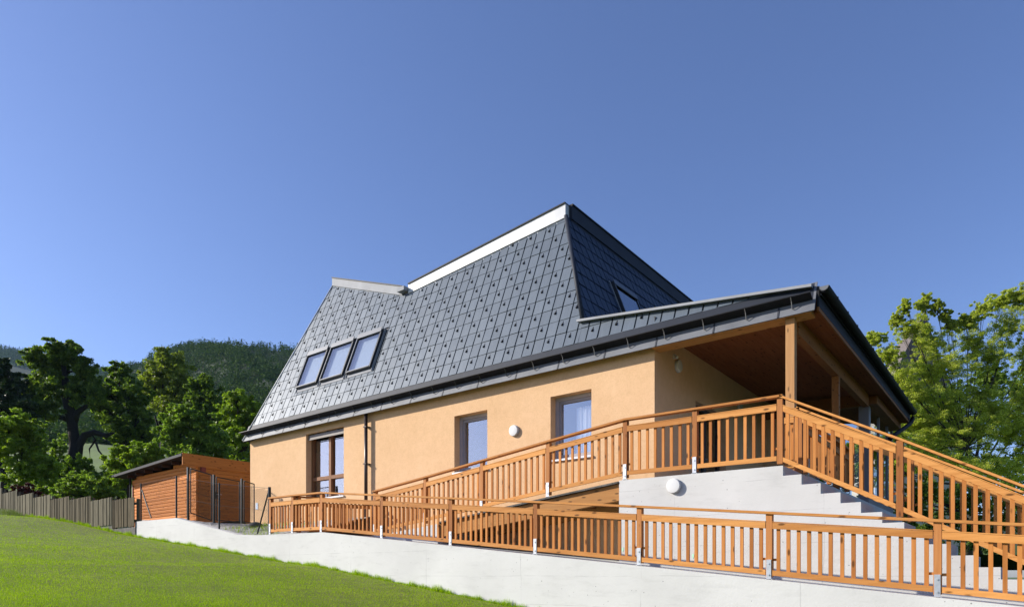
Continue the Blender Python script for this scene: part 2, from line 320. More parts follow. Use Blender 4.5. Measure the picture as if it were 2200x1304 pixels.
# far ridge
UA = [-500, -100, 0, 60, 130, 205, 250, 400, 700]; VA = [720, 741, 748, 761, 778, 791, 800, 806, 830]
aa = np.linspace(-1.2, -.2, 60); top = (V0-np.interp(aa*FF+1100, UA, VA))/FF*1250
rows = []
for t, sd in ((0, 700), (.45, 900), (.8, 1080), (1, 1250), (.7, 1500)):
    s = np.full_like(aa, sd); rows.append(np.stack([(CC*aa-SS)*s, (SS*aa+CC)*s, top*t-(10 if t == 0 else 0)], -1))
tag(obj('far_hill', (np.concatenate(rows), grid_faces(5, 60)), hill_soil, smooth=True), 'distant blue wooded ridge at the far left', 'hill', kind='structure')
# everything beyond: one sheet to the horizon
tag(obj('ground', MB().poly([(-1900, -1900, -6), (1900, -1900, -6), (1900, 1900, -6), (-1900, 1900, -6)]), meadow_m), 'level green ground reaching the horizon', 'ground', kind='structure')

# ------------------------------------------------------------------ leaf work
def leaf_quads(C, size, up=.3):
    n = len(C); nrm = rng.normal(size=(n, 3)); nrm[:, 2] += up; nrm /= np.linalg.norm(nrm, axis=1)[:, None]
    t = rng.normal(size=(n, 3)); t -= nrm*(t*nrm).sum(1)[:, None]; t /= np.linalg.norm(t, axis=1)[:, None]; b = np.cross(nrm, t)
    s = (size*rng.uniform(.55, 1.25, n))[:, None]; w = s*rng.uniform(.35, .6, n)[:, None]
    V = np.stack([C-t*s, C-b*w+nrm*s*.18, C+t*s, C+b*w+nrm*s*.18], 1).reshape(-1, 3); return V, np.arange(n*4).reshape(n, 4)
def clump_points(c, r, nsub, nleaf, sub=.34, shell=.5):
    out = []; r = np.array(r); nsub = int(nsub*2.2); nleaf = int(nleaf*.70); sub *= .66
    for _ in range(nsub):
        d = rng.normal(size=3); d /= np.linalg.norm(d); cc = np.array(c)+d*r*(rng.uniform(shell*.6, 1.05) if rng.uniform() < .88 else rng.uniform(1.05, 1.32))
        q = rng.normal(size=(nleaf, 3)); q /= np.linalg.norm(q, axis=1)[:, None]; q *= rng.uniform(0, 1, nleaf)[:, None]**.42
        sr = r*sub*rng.uniform(.38, 1.5); sr[2] *= .75; out.append(cc+q*sr)
    return np.concatenate(out)
def tree(name, label, cat, s, base, blobs, leafm, leaf, nsub=14, nleaf=60, barkm=bark, r0=.3, limbs=None, group=None, dep=.9, sub=.34, shell=.5, twigs=True):
    """base: (u,v) of the trunk foot; blobs: (u,v,ru,rv[,ds]) lobes of the crown, all at depth s."""
    k = s/FF; B = onD(base[0], base[1], s); root = thing(name, label, cat, B, group); pts = []; tm = MB(); cs = []
    fork = None
    for bl in blobs:
        u, v, ru, rv = bl[:4]; ds = bl[4] if len(bl) > 4 else rng.uniform(-.5, .5)*ru*k*dep
        c = onD(u, v, s+ds); R = (ru*k, ru*k*dep, rv*k); cs.append((c, R))
        pts.append(clump_points(c, R, max(5, int(nsub)), nleaf, sub, shell))
    top = max(c.z for c, R in cs); ax = sum((c for c, R in cs), Vector())/len(cs)
    fz = B.z+(top-B.z)*.42; F1 = Vector((B.x*.6+ax.x*.4, B.y*.6+ax.y*.4, fz))
    if limbs is None:
        tm.tube([B-Vector((0, 0, .6)), B.lerp(F1, .5)+Vector((rng.uniform(-.2, .2), 0, 0)), F1], [r0*1.15, r0*.85, r0*.7], 9)
        for c, R in cs:
            mid = F1.lerp(c, .5)+Vector((0, 0, -.08*(c-F1).length)); tm.tube([F1-Vector((0, 0, .2)), mid, c], [r0*.5, r0*.28, r0*.08], 6)
            if twigs:
                for _ in range(5):
                    d = Vector(rng.normal(size=3)).normalized(); e = c+Vector((d.x*R[0], d.y*R[1], d.z*R[2]))*.85; tm.tube([mid.lerp(c, rng.uniform(.2, .9)), c.lerp(e, .5)+Vector((0, 0, .05)), e], [r0*.14, r0*.09, r0*.03], 4)
    else:
        for path, ra in limbs: tm.tube([onD(u, v, s) + Vector((0, rng.uniform(-.3, .3), 0)) for u, v in path], ra, 9)
        for c, R in cs:
            e = min((onD(u, v, s) for path, ra in limbs for u, v in path[-2:]), key=lambda p: (p-c).length); tm.tube([e, e.lerp(c, .5)+Vector((0, 0, .15)), c], [r0*.2, r0*.13, r0*.05], 6)
    obj('trunk', tm, barkm, root, smooth=True)
    C = np.concatenate(pts); obj('crown', leaf_quads(C, leaf*.74), leafm, root); return root
GT = 'trees behind the board fence'
tree('oak_tree', 'big dark old oak with a bent low limb over the meadow', 'tree', 62, (160, 1075), [(110, 790, 42, 30), (85, 775, 32, 22), (150, 765, 36, 24), (130, 752, 40, 18), (185, 800, 28, 30), (120, 830, 45, 34), (170, 850, 38, 38), (75, 840, 34, 34), (100, 880, 40, 24), (205, 840, 24, 30)], lf_dark, .24, 24, 95, bark_dk, .6,
     limbs=[([(160, 1085), (159, 1020), (157, 960), (153, 900), (148, 850), (140, 800), (130, 765)], [.75, .65, .55, .48, .38, .25, .08]),
            ([(160, 1000), (166, 955), (182, 935), (205, 929), (228, 936), (250, 930)], [.42, .36, .32, .28, .22, .10]),
            ([(155, 905), (170, 885), (195, 862), (210, 840)], [.34, .26, .18, .07]), ([(153, 905), (130, 895), (100, 900), (75, 885)], [.28, .22, .16, .06]),
            ([(203, 930), (204, 945), (199, 965), (201, 985)], [.13, .10, .07, .03]), ([(202, 950), (212, 968), (221, 985), (216, 1000)], [.10, .08, .06, .03])], group=GT)
tree('oak_tree', 'wide black-green tree right of the big oak', 'tree', 66, (262, 1075), [(255, 800, 30, 22), (240, 840, 38, 32), (285, 850, 36, 34), (250, 890, 44, 36), (300, 900, 36, 40), (225, 870, 30, 30), (310, 940, 28, 30), (262, 935, 34, 22)], lf_dark, .26, 22, 90, bark_dk, .5, group=GT)
tree('spruce_tree', 'dark spruce-like tree at the far left frame edge', 'tree', 60, (8, 1060), [(-6, 790, 22, 22), (20, 815, 30, 26), (-10, 840, 40, 36), (35, 855, 30, 30), (10, 880, 44, 30), (48, 890, 34, 28)], lf_fir, .25, 22, 85, bark_dk, .45, group=GT)
tree('broadleaf_tree', 'bright green rounded tree just behind the left fence', 'tree', 42, (45, 1075), [(15, 915, 42, 28), (50, 915, 36, 24), (70, 950, 38, 34), (25, 960, 46, 40), (-15, 950, 34, 44), (85, 990, 30, 30), (40, 1010, 44, 30), (100, 1010, 32, 30)], lf_brt, .15, 26, 110, bark, .2, group=GT)
tree('robinia_tree', 'airy olive-green tree with a thin visible trunk', 'tree', 78, (342, 1070), [(350, 765, 24, 16), (375, 780, 32, 24), (330, 800, 32, 26), (385, 815, 36, 30), (345, 840, 38, 30), (395, 850, 30, 28), (320, 835, 26, 28), (365, 880, 40, 28)], lf_olive, .24, 20, 90, bark_dk, .35, group=GT, shell=.3, sub=.42)
tree('broadleaf_tree', 'very dark round tree between the airy tree and the bright one', 'tree', 74, (445, 1060), [(430, 825, 28, 24), (455, 850, 28, 30), (425, 870, 34, 36), (460, 895, 26, 36), (440, 925, 40, 34)], lf_dark, .26, 20, 95, bark_dk, .4, group=GT)
tree('maple_tree', 'bright green tree beside the left roof edge', 'tree', 56, (515, 1060), [(510, 858, 28, 22), (535, 880, 30, 26), (495, 885, 28, 28), (550, 910, 28, 34), (515, 920, 36, 34), (490, 940, 30, 36), (530, 960, 40, 36)], lf_brt, .20, 24, 95, bark, .35, group=GT)
tree('broadleaf_tree', 'mid-green leafy tree above the shed roof', 'tree', 50, (385, 1060), [(385, 890, 32, 26), (420, 910, 34, 28), (365, 925, 34, 34), (400, 945, 42, 34), (440, 945, 34, 34), (375, 970, 36, 30), (420, 985, 44, 28), (470, 965, 30, 30)], lf_mid, .18, 24, 95, bark, .3, group=GT)
tree('hazel_bush', 'light green bush left of the shed', 'bush', 40, (275, 1075), [(270, 975, 34, 22), (300, 985, 34, 28), (245, 1000, 30, 26), (285, 1015, 42, 30), (315, 1005, 30, 34), (330, 975, 26, 22), (250, 1030, 32, 22)], lf_brt, .14, 24, 95, bark, .12, group='bushes behind the fence')
tree('elder_bush', 'olive grey-green bush behind the middle of the fence', 'bush', 37, (170, 1085), [(160, 1035, 30, 20), (190, 1040, 34, 24), (135, 1055, 28, 18), (215, 1055, 28, 22), (175, 1065, 50, 20), (240, 1060, 26, 18)], lf_mid, .11, 24, 90, bark, .1, group='bushes behind the fence')
tree('dark_bush', 'tall dark green bush under the big oak', 'bush', 46, (120, 1075), [(120, 970, 22, 34), (150, 1010, 26, 34), (125, 1025, 26, 30), (180, 1010, 22, 30), (95, 1045, 30, 24), (205, 1025, 24, 26)], lf_mid, .15, 20, 85, bark, .15, group='bushes behind the fence')
tree('barberry_bush', 'small dark red bush just above the fence boards', 'bush', 35, (52, 1085), [(40, 1058, 20, 14), (62, 1052, 18, 14), (75, 1064, 18, 12)], lf_red, .08, 18, 80, bark, .06, group='bushes behind the fence')
# right side
tree('poplar_tree', 'tall yellow-green airy tree behind the stair railings', 'tree', 33, (2095, 1180),
     [(1880, 730, 22, 20), (1905, 765, 28, 24), (1925, 690, 14, 20), (1945, 660, 12, 18), (1985, 655, 16, 22), (2012, 660, 12, 18), (2030, 680, 12, 14), (1960, 705, 36, 30), (2000, 740, 44, 34), (2045, 700, 16, 18), (2080, 690, 22, 20),
      (1930, 810, 42, 36), (2110, 665, 20, 20), (2150, 650, 28, 22), (2190, 640, 26, 24), (2090, 740, 40, 36), (2170, 700, 46, 44), (2040, 790, 50, 36), (1975, 850, 50, 38), (2130, 770, 44, 36), (2210, 770, 36, 50), (1960, 910, 44, 40),
      (2040, 870, 54, 40), (2110, 850, 36, 30), (2200, 860, 40, 44), (2010, 950, 52, 38), (2090, 930, 54, 40), (2170, 930, 50, 40), (2230, 950, 40, 50), (1945, 975, 34, 30), (1935, 860, 30, 34), (1915, 930, 26, 30), (1990, 800, 36, 34), (2000, 910, 44, 36), (2140, 880, 44, 40), (2060, 1000, 56, 32), (2150, 1010, 60, 36)],
     lf_right, .050, 46, 175, bark, .07, shell=.2, sub=.30)
tree('ash_tree', 'darker green tree filling in behind the poplar', 'tree', 44, (2080, 1190), [(1960, 900, 46, 40), (2030, 930, 50, 44), (2110, 900, 50, 50), (2190, 920, 50, 50), (1990, 980, 60, 40), (2080, 1000, 60, 44), (2170, 1010, 60, 44), (2240, 1000, 40, 60), (1930, 1010, 40, 34), (2130, 820, 40, 36), (2200, 830, 36, 44), (2040, 860, 40, 36)], lf_mid, .15, 26, 95, bark, .2)
tree('dark_hedge', 'dark green shrubbery behind the foot of the stairs', 'bush', 26, (2120, 1190), [(1990, 1060, 50, 40), (2060, 1075, 50, 45), (2130, 1090, 50, 45), (2200, 1090, 50, 50), (1950, 1100, 36, 40), (2020, 1130, 60, 40), (2110, 1150, 60, 40), (1860, 1020, 44, 50), (1800, 1030, 34, 40), (1840, 960, 40, 34), (1900, 975, 44, 36)], lf_mid, .10, 22, 80, bark, .08)

# far-off woods: one object per wooded hill, thousands of crowns
def forest(name, label, n, amin, amax, smin, smax, zf, rr, leafn, m, fir):
    a = rng.uniform(amin, amax, n); s = rng.uniform(smin, smax, n); z = zf(a, s); P = np.stack([(CC*a-SS)*s, (SS*a+CC)*s, z], 1)
    R = rng.uniform(*rr, n); pts = []; isf = rng.uniform(0, 1, n) < fir(a, s)
    for p, r, f in zip(P, R, isf):
        q = rng.normal(size=(leafn, 3)); q /= np.linalg.norm(q, axis=1)[:, None]
        if f: t = rng.uniform(0, 1, leafn)**1.4; q[:, 2] = 0; q = q*(r*.40*(1-t)+.12)[:, None]; q[:, 2] = t*r*1.75; pts.append(p+q)
        else:
            q[:, 2] = np.abs(q[:, 2])*1.1-.15; q *= rng.uniform(.75, 1.05, leafn)[:, None]; bumps = 1+.25*np.sin(q[:, :1]*5+r)*np.cos(q[:, 1:2]*4-r); pts.append(p+q*bumps*r+np.array([0, 0, r*.6]))
    V, Fc = leaf_quads(np.concatenate(pts), rr[0]*.20, 1.2); return tag(obj(name, (V, Fc), m), label, 'forest', kind='stuff')
forest('forest', 'wooded hill of round dark crowns behind the left trees', 4400, -.80, -.12, 165, 540, lambda a, s: land_z(a, s)-3.5, (3.4, 6.4), 120, lf_hill, lambda a, s: np.where(s > 490, .35, .12))
forest('far_forest', 'hazy conifer wood on the distant left ridge', 3200, -1.0, -.5, 1090, 1260, lambda a, s: (V0-np.interp(a*FF+1100, UA, VA))/FF*1250*np.interp(s, [1080, 1250], [.8, 1])-6, (6., 10.), 50, lf_hill, lambda a, s: .7+0*a)

# ------------------------------------------------------------------ the house
ZB, YB, T = 4.55, 12.18, 2.55; TL = math.hypot(1, T)           # steep front roof plane
def fp(X, t, n=0.): return Vector((X, YB+t/TL-n*T/TL, ZB+t*T/TL+n/TL))
def pbox(mb, F, x0, x1, t0, t1, n0, n1): return mb.hexa([F(x0, t0, n0), F(x1, t0, n0), F(x1, t0, n1), F(x0, t0, n1), F(x0, t1, n0), F(x1, t1, n0), F(x1, t1, n1), F(x0, t1, n1)])
house = thing('house', 'orange rendered house with steep grey metal roof and timber porch', 'house', (-13.5, 18, 1.6))
YF, XL, XR = 12.40, -21.15, -6.03
wins = [(-17.93, -16.05, 2.34, 4.40), (-11.58, -10.48, 2.58, 4.035), (-8.60, -7.52, 2.58, 4.035)]
door = (14.5, 16.4, 1.76, 3.97)
m = MB()
xg = sorted({XL, XR} | {w[i] for w in wins for i in (0, 1)}); zg = sorted({-.9, 5.0} | {w[i] for w in wins for i in (2, 3)})
for i in range(len(xg)-1):
    for j in range(len(zg)-1):
        cx, cz = (xg[i]+xg[i+1])/2, (zg[j]+zg[j+1])/2
        if not any(w[0] < cx < w[1] and w[2] < cz < w[3] for w in wins): m.poly([(xg[i], YF, zg[j]), (xg[i+1], YF, zg[j]), (xg[i+1], YF, zg[j+1]), (xg[i], YF, zg[j+1])])
for x0, x1, z0, z1 in wins:
    y1 = YF+.36; m.poly([(x0, YF, z0), (x0, YF, z1), (x0, y1, z1), (x0, y1, z0)]); m.poly([(x1, YF, z0), (x1, y1, z0), (x1, y1, z1), (x1, YF, z1)])
    m.poly([(x0, YF, z1), (x1, YF, z1), (x1, y1, z1), (x0, y1, z1)]); m.poly([(x0, YF, z0), (x0, y1, z0), (x1, y1, z0), (x1, YF, z0)])
yg = [YF, door[0], door[1], 23.3]; zg = [-.9, door[2], door[3], 5.25]
for i in range(3):
    for j in range(3):
        if i == 1 and j == 1: continue
        m.poly([(XR, yg[i], zg[j]), (XR, yg[i+1], zg[j]), (XR, yg[i+1], zg[j+1]), (XR, yg[i], zg[j+1])])
for ya, yb in ((door[0], door[0]+.002), (door[1], door[1]-.002)): m.poly([(XR, ya, door[2]), (XR-.3, yb, door[2]), (XR-.3, yb, door[3]), (XR, ya, door[3])])
m.poly([(XR, door[0], door[3]), (XR, door[1], door[3]), (XR-.3, door[1], door[3]), (XR-.3, door[0], door[3])])
m.poly([(XL, YF, -.9), (XL, YF, 5), (XL, 23.3, 5), (XL, 23.3, -.9)]); m.poly([(XL, 23.3, -.9), (XL, 23.3, 5), (XR, 23.3, 5), (XR, 23.3, -.9)])
m.poly([(XL, YF, 1.6), (XL, 23.3, 1.6), (XR, 23.3, 1.6), (XR, YF, 1.6)])
m.box(XL+.3, XR-.3, 16.5, 16.6, 1.65, 4.9)
obj('wall', m, plaster, house)
def window(w, frm, sash, kind):
    x0, x1, z0, z1 = w; yf = YF+.20; f = MB(); fw = .075
    f.box(x0, x0+fw, yf, yf+.12, z0, z1); f.box(x1-fw, x1, yf, yf+.12, z0, z1); f.box(x0+fw, x1-fw, yf, yf+.12, z1-fw, z1); f.box(x0+fw, x1-fw, yf, yf+.12, z0, z0+fw)
    if kind == 'wide':
        xm = (x0+x1)/2+.02; f.box(xm-.055, xm+.055, yf-.012, yf+.12, z0+fw, z1-fw)
        for a, b in ((x0+fw, xm-.055), (xm+.055, x1-fw)): f.box(a, b, yf-.008, yf+.12, z0+.60, z0+.71)
    o = obj('window', f, frm, house)
    s = MB(); a0, a1, b0, b1 = x0+fw, x1-fw, z0+fw, z1-fw
    if kind != 'wide':
        for k in ((a0, a0+.07, b0, b1), (a1-.07, a1, b0, b1), (a0+.07, a1-.07, b1-.07, b1), (a0+.07, a1-.07, b0, b0+.07)): s.box(k[0], k[1], yf+.03, yf+.11, k[2], k[3])
        obj('sash', s, sash, o)
    else:
        bb = MB().box(x0+.03, x1-.02, YF+.07, YF+.17, z1-.16, z1-.04); bb.box(x0+.03, x1-.02, YF+.055, YF+.07, z1-.19, z1-.17)
        for q in (.25, .5, .78): bb.box(x0+(x1-x0)*q, x0+(x1-x0)*q+.03, YF+.06, YF+.17, z1-.04, z1-.004)
        obj('blind_box', bb, blind_m, o)
    obj('pane', MB().poly([(a0, yf+.07, b0), (a1, yf+.07, b0), (a1, yf+.07, b1), (a0, yf+.07, b1)]), glass, o)
    obj('sill', MB().box(x0-.035, x1+.035, YF-.05, yf, z0-.03, z0+.012), sill_m, o)
    return o
window(wins[0], win_wood, win_wood, 'wide')['label'] = 'wide brown timber window with a cross bar and blind box'
window(wins[1], frame_grey, frame_mid, 'narrow')['label'] = 'narrow window without a curtain'
w3 = window(wins[2], frame_grey, frame_mid, 'narrow'); w3['label'] = 'narrow window with a white curtain'
x0, x1, z0, z1 = wins[2]; n = 40; V = []
for k in range(n+1):
    x = x0+.46+(x1-x0-.5)*k/n; y = YF+.38+.03*math.sin(k*1.35)+.015*math.sin(k*.6); V += [(x, y, z0-.1), (x, y, z1-.25)]
cm = MB().add(V, [(2*k, 2*k+2, 2*k+3, 2*k+1) for k in range(n)]); obj('curtain', cm, curtain_m, w3, smooth=True)
x0, x1, z0, z1 = wins[0]
# porch door in the end wall
d = MB(); y0, y1, z0, z1 = door
for a, b, c, e in ((y0, y0+.09, z0, z1), (y1-.09, y1, z0, z1), (y0+.09, y1-.09, z1-.09, z1), (y0+.09, y1-.09, z0, z0+.12), ((y0+y1)/2-.07, (y0+y1)/2+.07, z0+.12, z1-.09)): d.box(XR-.24, XR-.16, a, b, c, e)
do = obj('door', d, frame_dark, house); obj('pane', MB().poly([(XR-.2, y0+.09, z0+.12), (XR-.2, y1-.09, z0+.12), (XR-.2, y1-.09, z1-.09), (XR-.2, y0+.09, z1-.09)]), glass_dark, do)
obj('handle', MB().tube([(XR-.15, y0+.92, z0+1.0), (XR-.09, y0+.92, z0+1.0), (XR-.09, y0+.80, z0+1.0)], .012, 6), galv, do)

# main roof body (closed solid): front plane, right plane, folded top
LT, VA_, PK, HB, ST = (-19.149, 5.934), (-14.775, 4.110), (-9.159, 4.726), (-7.859, 1.174), (-3.014, .508); LB = (-21.243, .02); LV = (-21.083, .607)
fl = [LB, LT, VA_, PK, HB, ST, (-2.93, .45), (-2.93, .02)]
m = MB(); m.poly([fp(x, t, -.022) for x, t in fl][::-1])
YE = 23.3
pl, pv, pk, hb = (fp(*LT, -.022), fp(*VA_, -.022), fp(*PK, -.022), fp(*HB, -.022)); lb = fp(*LB, -.022)
bk = lambda p: Vector((p.x, YE, p.z))
m.poly([pl, bk(pl), bk(pv), pv]); m.poly([pv, bk(pv), bk(pk), pk]); m.poly([pk, bk(pk), bk(hb), hb])
m.poly([lb, bk(lb), bk(pl), pl]); m.poly([bk(lb), bk(hb), bk(pk), bk(pv), bk(pl)]); m.poly([lb, hb, bk(hb), bk(lb)])
roof = obj('roof', m, roof_base, house)
def clip(poly, a, b):        # keep the side left of a->b
    out = []; n = len(poly); f = lambda p: (b[0]-a[0])*(p[1]-a[1])-(b[1]-a[1])*(p[0]-a[0])
    for i in range(n):
        p, q = poly[i], poly[(i+1) % n]; fp_, fq = f(p), f(q)
        if fp_ >= 0: out.append(p)
        if (fp_ >= 0) != (fq >= 0):
            k = fp_/(fp_-fq); out.append((p[0]+(q[0]-p[0])*k, p[1]+(q[1]-p[1])*k))
    return out
def plate(mb, F, poly, n0, n1, tilt=.006):
    if len(poly) < 3: return
    t0 = min(p[1] for p in poly); t1 = max(p[1] for p in poly)
    k = len(poly); rx, rt = random.uniform(-.011, .011), random.uniform(-.004, .007); xm = poly[0][0]
    nt = lambda p: n1+(tilt+rt)*(1-(p[1]-t0)/max(t1-t0, .05))+rx*(p[0]-xm)
    mb.add([F(x, t, n0) for x, t in poly]+[F(p[0], p[1], nt(p)) for p in poly], [tuple(range(k, 2*k))]+[(i, (i+1) % k, k+(i+1) % k, k+i) for i in range(k)])
TW, TH, T0 = .2943, .400, .575
sky_rects = [(-18.90, -17.80), (-17.63, -16.50), (-16.32, -15.20)]; SK0, SK1 = 1.60, 2.93
# holes in the tiling for the roof windows
def in_sky(x, t): return -19.0 < x < -15.05 and SK0-.12 < t < SK1+.10
m = MB(); guards = []
def shapes(poly, xc):
    parts = []
    for zone in ('L', 'R', 'P'):
        q = poly
        if zone == 'L': q = clip(q, (-14.775, 0), (-14.775, 9)); q = clip(q, LT, LV) if q else q; q = clip(q, VA_, LT) if q else q
        if zone == 'R': q = clip(q, (-14.775, 9), (-14.775, 0)); q = clip(q, (-7.859, 0), (-7.859, 9)) if q else q; q = clip(q, PK, VA_) if q else q; q = clip(q, HB, PK) if q else q
        if zone == 'P': q = clip(q, (-7.859, 9), (-7.859, 0)); q = clip(q, ST, HB) if q else q
        if q and len(q) > 2: parts.append(q)
    return parts
g = .017
for j in range(15):
    for i in range(62):
        x0 = -21.20+i*TW; x1 = x0+TW; t0 = T0+j*TH; t1 = t0+TH
        poly = [(x0+g, t0+g*.30), (x1-g, t0+g*.30), (x1-g, t1-g*.30), (x0+g, t1-g*.30)]
        cx, ct = (x0+x1)/2, (t0+t1)/2
        xa, xb = -19.0, -15.05; ta, tb = SK0-.12, SK1+.10
        pieces = [poly]
        if x1 > xa and x0 < xb and t1 > ta and t0 < tb:      # cut around the skylights
            pieces = [clip(poly, (xa, 0), (xa, 9)), clip(poly, (xb, 9), (xb, 0)), clip(clip(clip(poly, (xa, 9), (xa, 0)) or poly, (xb, 0), (xb, 9)), (0, ta), (-9, ta)) if False else []]
            mid = clip(poly, (xa, 9), (xa, 0)); mid = clip(mid, (xb, 0), (xb, 9)) if mid else mid
            if mid: pieces += [clip(mid, (9, ta), (-9, ta)), clip(mid, (-9, tb), (9, tb))]
        for pc in pieces:
            if pc and len(pc) > 2:
                for q in shapes(pc, cx): plate(m, fp, q, -.02, .004)
        if (i+j*1) % 2 == 0 and not in_sky(cx, t1-.1):
            gx, gt = x0+TW*.42, t0+TH*.66
            full = shapes([(gx-.07, gt-.1), (gx+.07, gt-.1), (gx+.07, gt+.1), (gx-.07, gt+.1)], cx)
            if full and abs(sum(a[0]*b[1]-b[0]*a[1] for q in full for a, b in zip(q, q[1:]+q[:1])))/2 > .0275: guards.append((gx, gt))
obj('roof_tiles', m, tile_m, roof)
gm = MB()
for dx in (-.028, .020): pbox(gm, fp, dx, dx+.009, -.06, .05, .004, .05)
pbox(gm, fp, -.03, .03, -.075, -.06, .004, .085); pbox(gm, fp, -.018, .02, .05, .16, .008, .018)
gv = np.array(gm.v); gv = np.array(fp(0, 0))+(gv-np.array(fp(0, 0)))*.54; g0 = np.array(fp(0, 0)); gv -= g0
guards.sort(key=lambda q: fp(*q).length)
gme = None
for k, (x, t) in enumerate(guards[:100]):
    p = fp(x, t)
    if gme is None: o = obj('snow_guard', (gv+np.array(p), gm.f), black_metal, roof, origin=p); gme = o
    else: o = gme.copy(); COL.objects.link(o); o.parent = roof; o.location = p-WL[roof]
rest = MB()
for x, t in guards[100:]: rest.add(gv+np.array(fp(x, t)), gm.f)
tag(obj('snow_guards', rest, black_metal, roof), kind='stuff')
# right slope, its shade put into darker tiles
e2 = (pk-hb); l2 = math.hypot(e2.x, e2.z); ex, ez = e2.x/l2, e2.z/l2
def rp(y, t, n=0.): return Vector((hb.x+ex*t+n*ez, y, hb.z+ez*t-n*ex))
m = MB(); H0, H1 = (hb.y, 0), (pk.y, l2)
def ray_r(u, v):
    a = (u-1100)/FF; c = (V0-v)/FF; dx, dy, dz = CC*a-SS, SS*a+CC, c; s = (hb.x*ez-hb.z*ex)/(dx*ez-dz*ex); return (dy*s, (dz*s-hb.z)/ez)
ra, rb_ = ray_r(1310, 610), ray_r(1360, 643); RW = (ra[0], rb_[0], (ra[1]+rb_[1])/2-1.25, (ra[1]+rb_[1])/2)
for j in range(9):
    for i in range(36):
        y0 = 12.5+i*.30; t0 = j*.40; poly = [(y0+g, t0+.004), (y0+.30-g, t0+.004), (y0+.30-g, t0+.396), (y0+g, t0+.396)]
        q = clip(poly, H1, H0); q = clip(q, (9, l2), (-9, l2)) if q else q
        if not q: continue
        pcs = [q]
        if y0+.3 > RW[0]-.08 and y0 < RW[1]+.08 and t0+.4 > RW[2]-.08 and t0 < RW[3]+.08:
            pcs = [clip(q, (RW[0]-.08, 0), (RW[0]-.08, 9)), clip(q, (RW[1]+.08, 9), (RW[1]+.08, 0))]; mid = clip(q, (RW[0]-.08, 9), (RW[0]-.08, 0)); mid = clip(mid, (RW[1]+.08, 0), (RW[1]+.08, 9)) if mid else mid
            if mid: pcs += [clip(mid, (9, RW[2]-.08), (-9, RW[2]-.08)), clip(mid, (-9, RW[3]+.08), (9, RW[3]+.08))]
        for p in pcs:
            if p and len(p) > 2: plate(m, rp, p, -.0, .025, .012)
obj('roof_tiles', m, tile_shade, roof)['label'] = 'right slope tiles with shade put into their dark colour'
m = MB(); m.tube([fp(*HB, .02), fp(*PK, .02)], .055, 10); obj('hip_flashing', m, flash, roof, smooth=True)
m = MB(); m.tube([fp(*LB, .01), fp(*LT, .01)], .03, 8); obj('verge_flashing', m, zinc, roof, smooth=True)
# bright parapet bands on the fold
def band(name, A, B, hA, hB, matl, out=.05, base=.0):
    pa, pb = Vector(A), Vector(B); mb = MB()
    return pa, pb
def parapet(pA, pB, hA, hB, nvec, thick=.30, zm=None):
    zm = zm or zinc
    q = Vector(nvec); f0, f1 = pA+q*.07, pB+q*.07; b0, b1 = pA-q*thick, pB-q*thick; up0, up1 = Vector((0, 0, hA)), Vector((0, 0, hB)); dn = Vector((0, 0, -.02))
    bm_ = MB().hexa([f0+dn, f1+dn, b1+dn, b0+dn, f0+up0, f1+up1, b1+up1, b0+up0]); cz = Vector((0, 0, .035)); o_ = q*.025
    cm_ = MB().hexa([f0+up0+o_, f1+up1+o_, b1+up1, b0+up0, f0+up0+o_+cz, f1+up1+o_+cz, b1+up1+cz, b0+up0+cz])
    st_ = MB().hexa([pA+q*.045+dn*6, pB+q*.045+dn*6, pB-q*.02+dn*6, pA-q*.02+dn*6, pA+q*.045+dn*1.6, pB+q*.045+dn*1.6, pB-q*.02+dn*1.6, pA-q*.02+dn*1.6])
    a = obj('parapet', bm_, zm, roof); obj('coping', cm_, black_metal, roof); obj('flashing_strip', st_, flash if zm is flash else zm, roof); return a
nf = (0, -1, 0)
vL = pv+(pl-pv)*.025; parapet(pl, vL, .24, .235, nf, zm=zinc_dim); parapet(pv+(pk-pv)*.03, pk, .25, .32, nf)
kR = Vector((pk.x+.02, pk.y+.10, pk.z)); parapet(kR, Vector((kR.x, YE, kR.z)), .32, .32, (1, 0, 0), .3, flash)['label'] = 'right slope parapet with shade put into its dark colour'  # same zinc band turning the corner; dark sheet stands in for its shade
sp = pv+Vector((.0, -.05, .06)); obj('roof_spout', MB().box(sp.x-.17, sp.x+.13, sp.y-.16, sp.y+.1, sp.z+.02, sp.z+.14), zinc_dim, roof)
# roof windows
def skylight(F, x0, x1, t0, t1, label=None, flashx=.06):
    f = MB(); w = .055; H = .11
    for k in ((x0, x0+w, t0, t1), (x1-w, x1, t0, t1), (x0+w, x1-w, t1-w, t1), (x0+w, x1-w, t0, t0+w)): pbox(f, F, k[0], k[1], k[2], k[3], -.02, H)
    o = obj('skylight', f, frame_black, roof)
    if label: o['label'] = label
    c = MB(); pbox(c, F, x0+.003, x1-.003, t1-.10, t1+.06, H+.002, H+.022); pbox(c, F, x0+.01, x0+.035, t0+.05, t1-.11, H+.002, H+.016); pbox(c, F, x0+w, x1-w, t0+.01, t0+.04, H+.002, H+.014); obj('cover', c, frame_pale, o)
    obj('pane', MB().poly([F(x0+w, t0+w, H-.022), F(x1-w, t0+w, H-.022), F(x1-w, t1-w, H-.022), F(x0+w, t1-w, H-.022)]), glass_roof, o)
    obj('blind', MB().poly([F(x0+w, t0+w, -.015), F(x1-w, t0+w, -.015), F(x1-w, t1-w, -.015), F(x0+w, t1-w, -.015)]), curtain_m, o)
    fl_ = MB(); pbox(fl_, F, x0-flashx, x1+flashx, t0-.115, t0-.006, -.02, .016)
    for xx in (x0-.045, x1+.022): pbox(fl_, F, xx, xx+.022, t0-.10, t1+.05, -.02, .045)
    obj('flashing', fl_, zinc_dim, o); return o
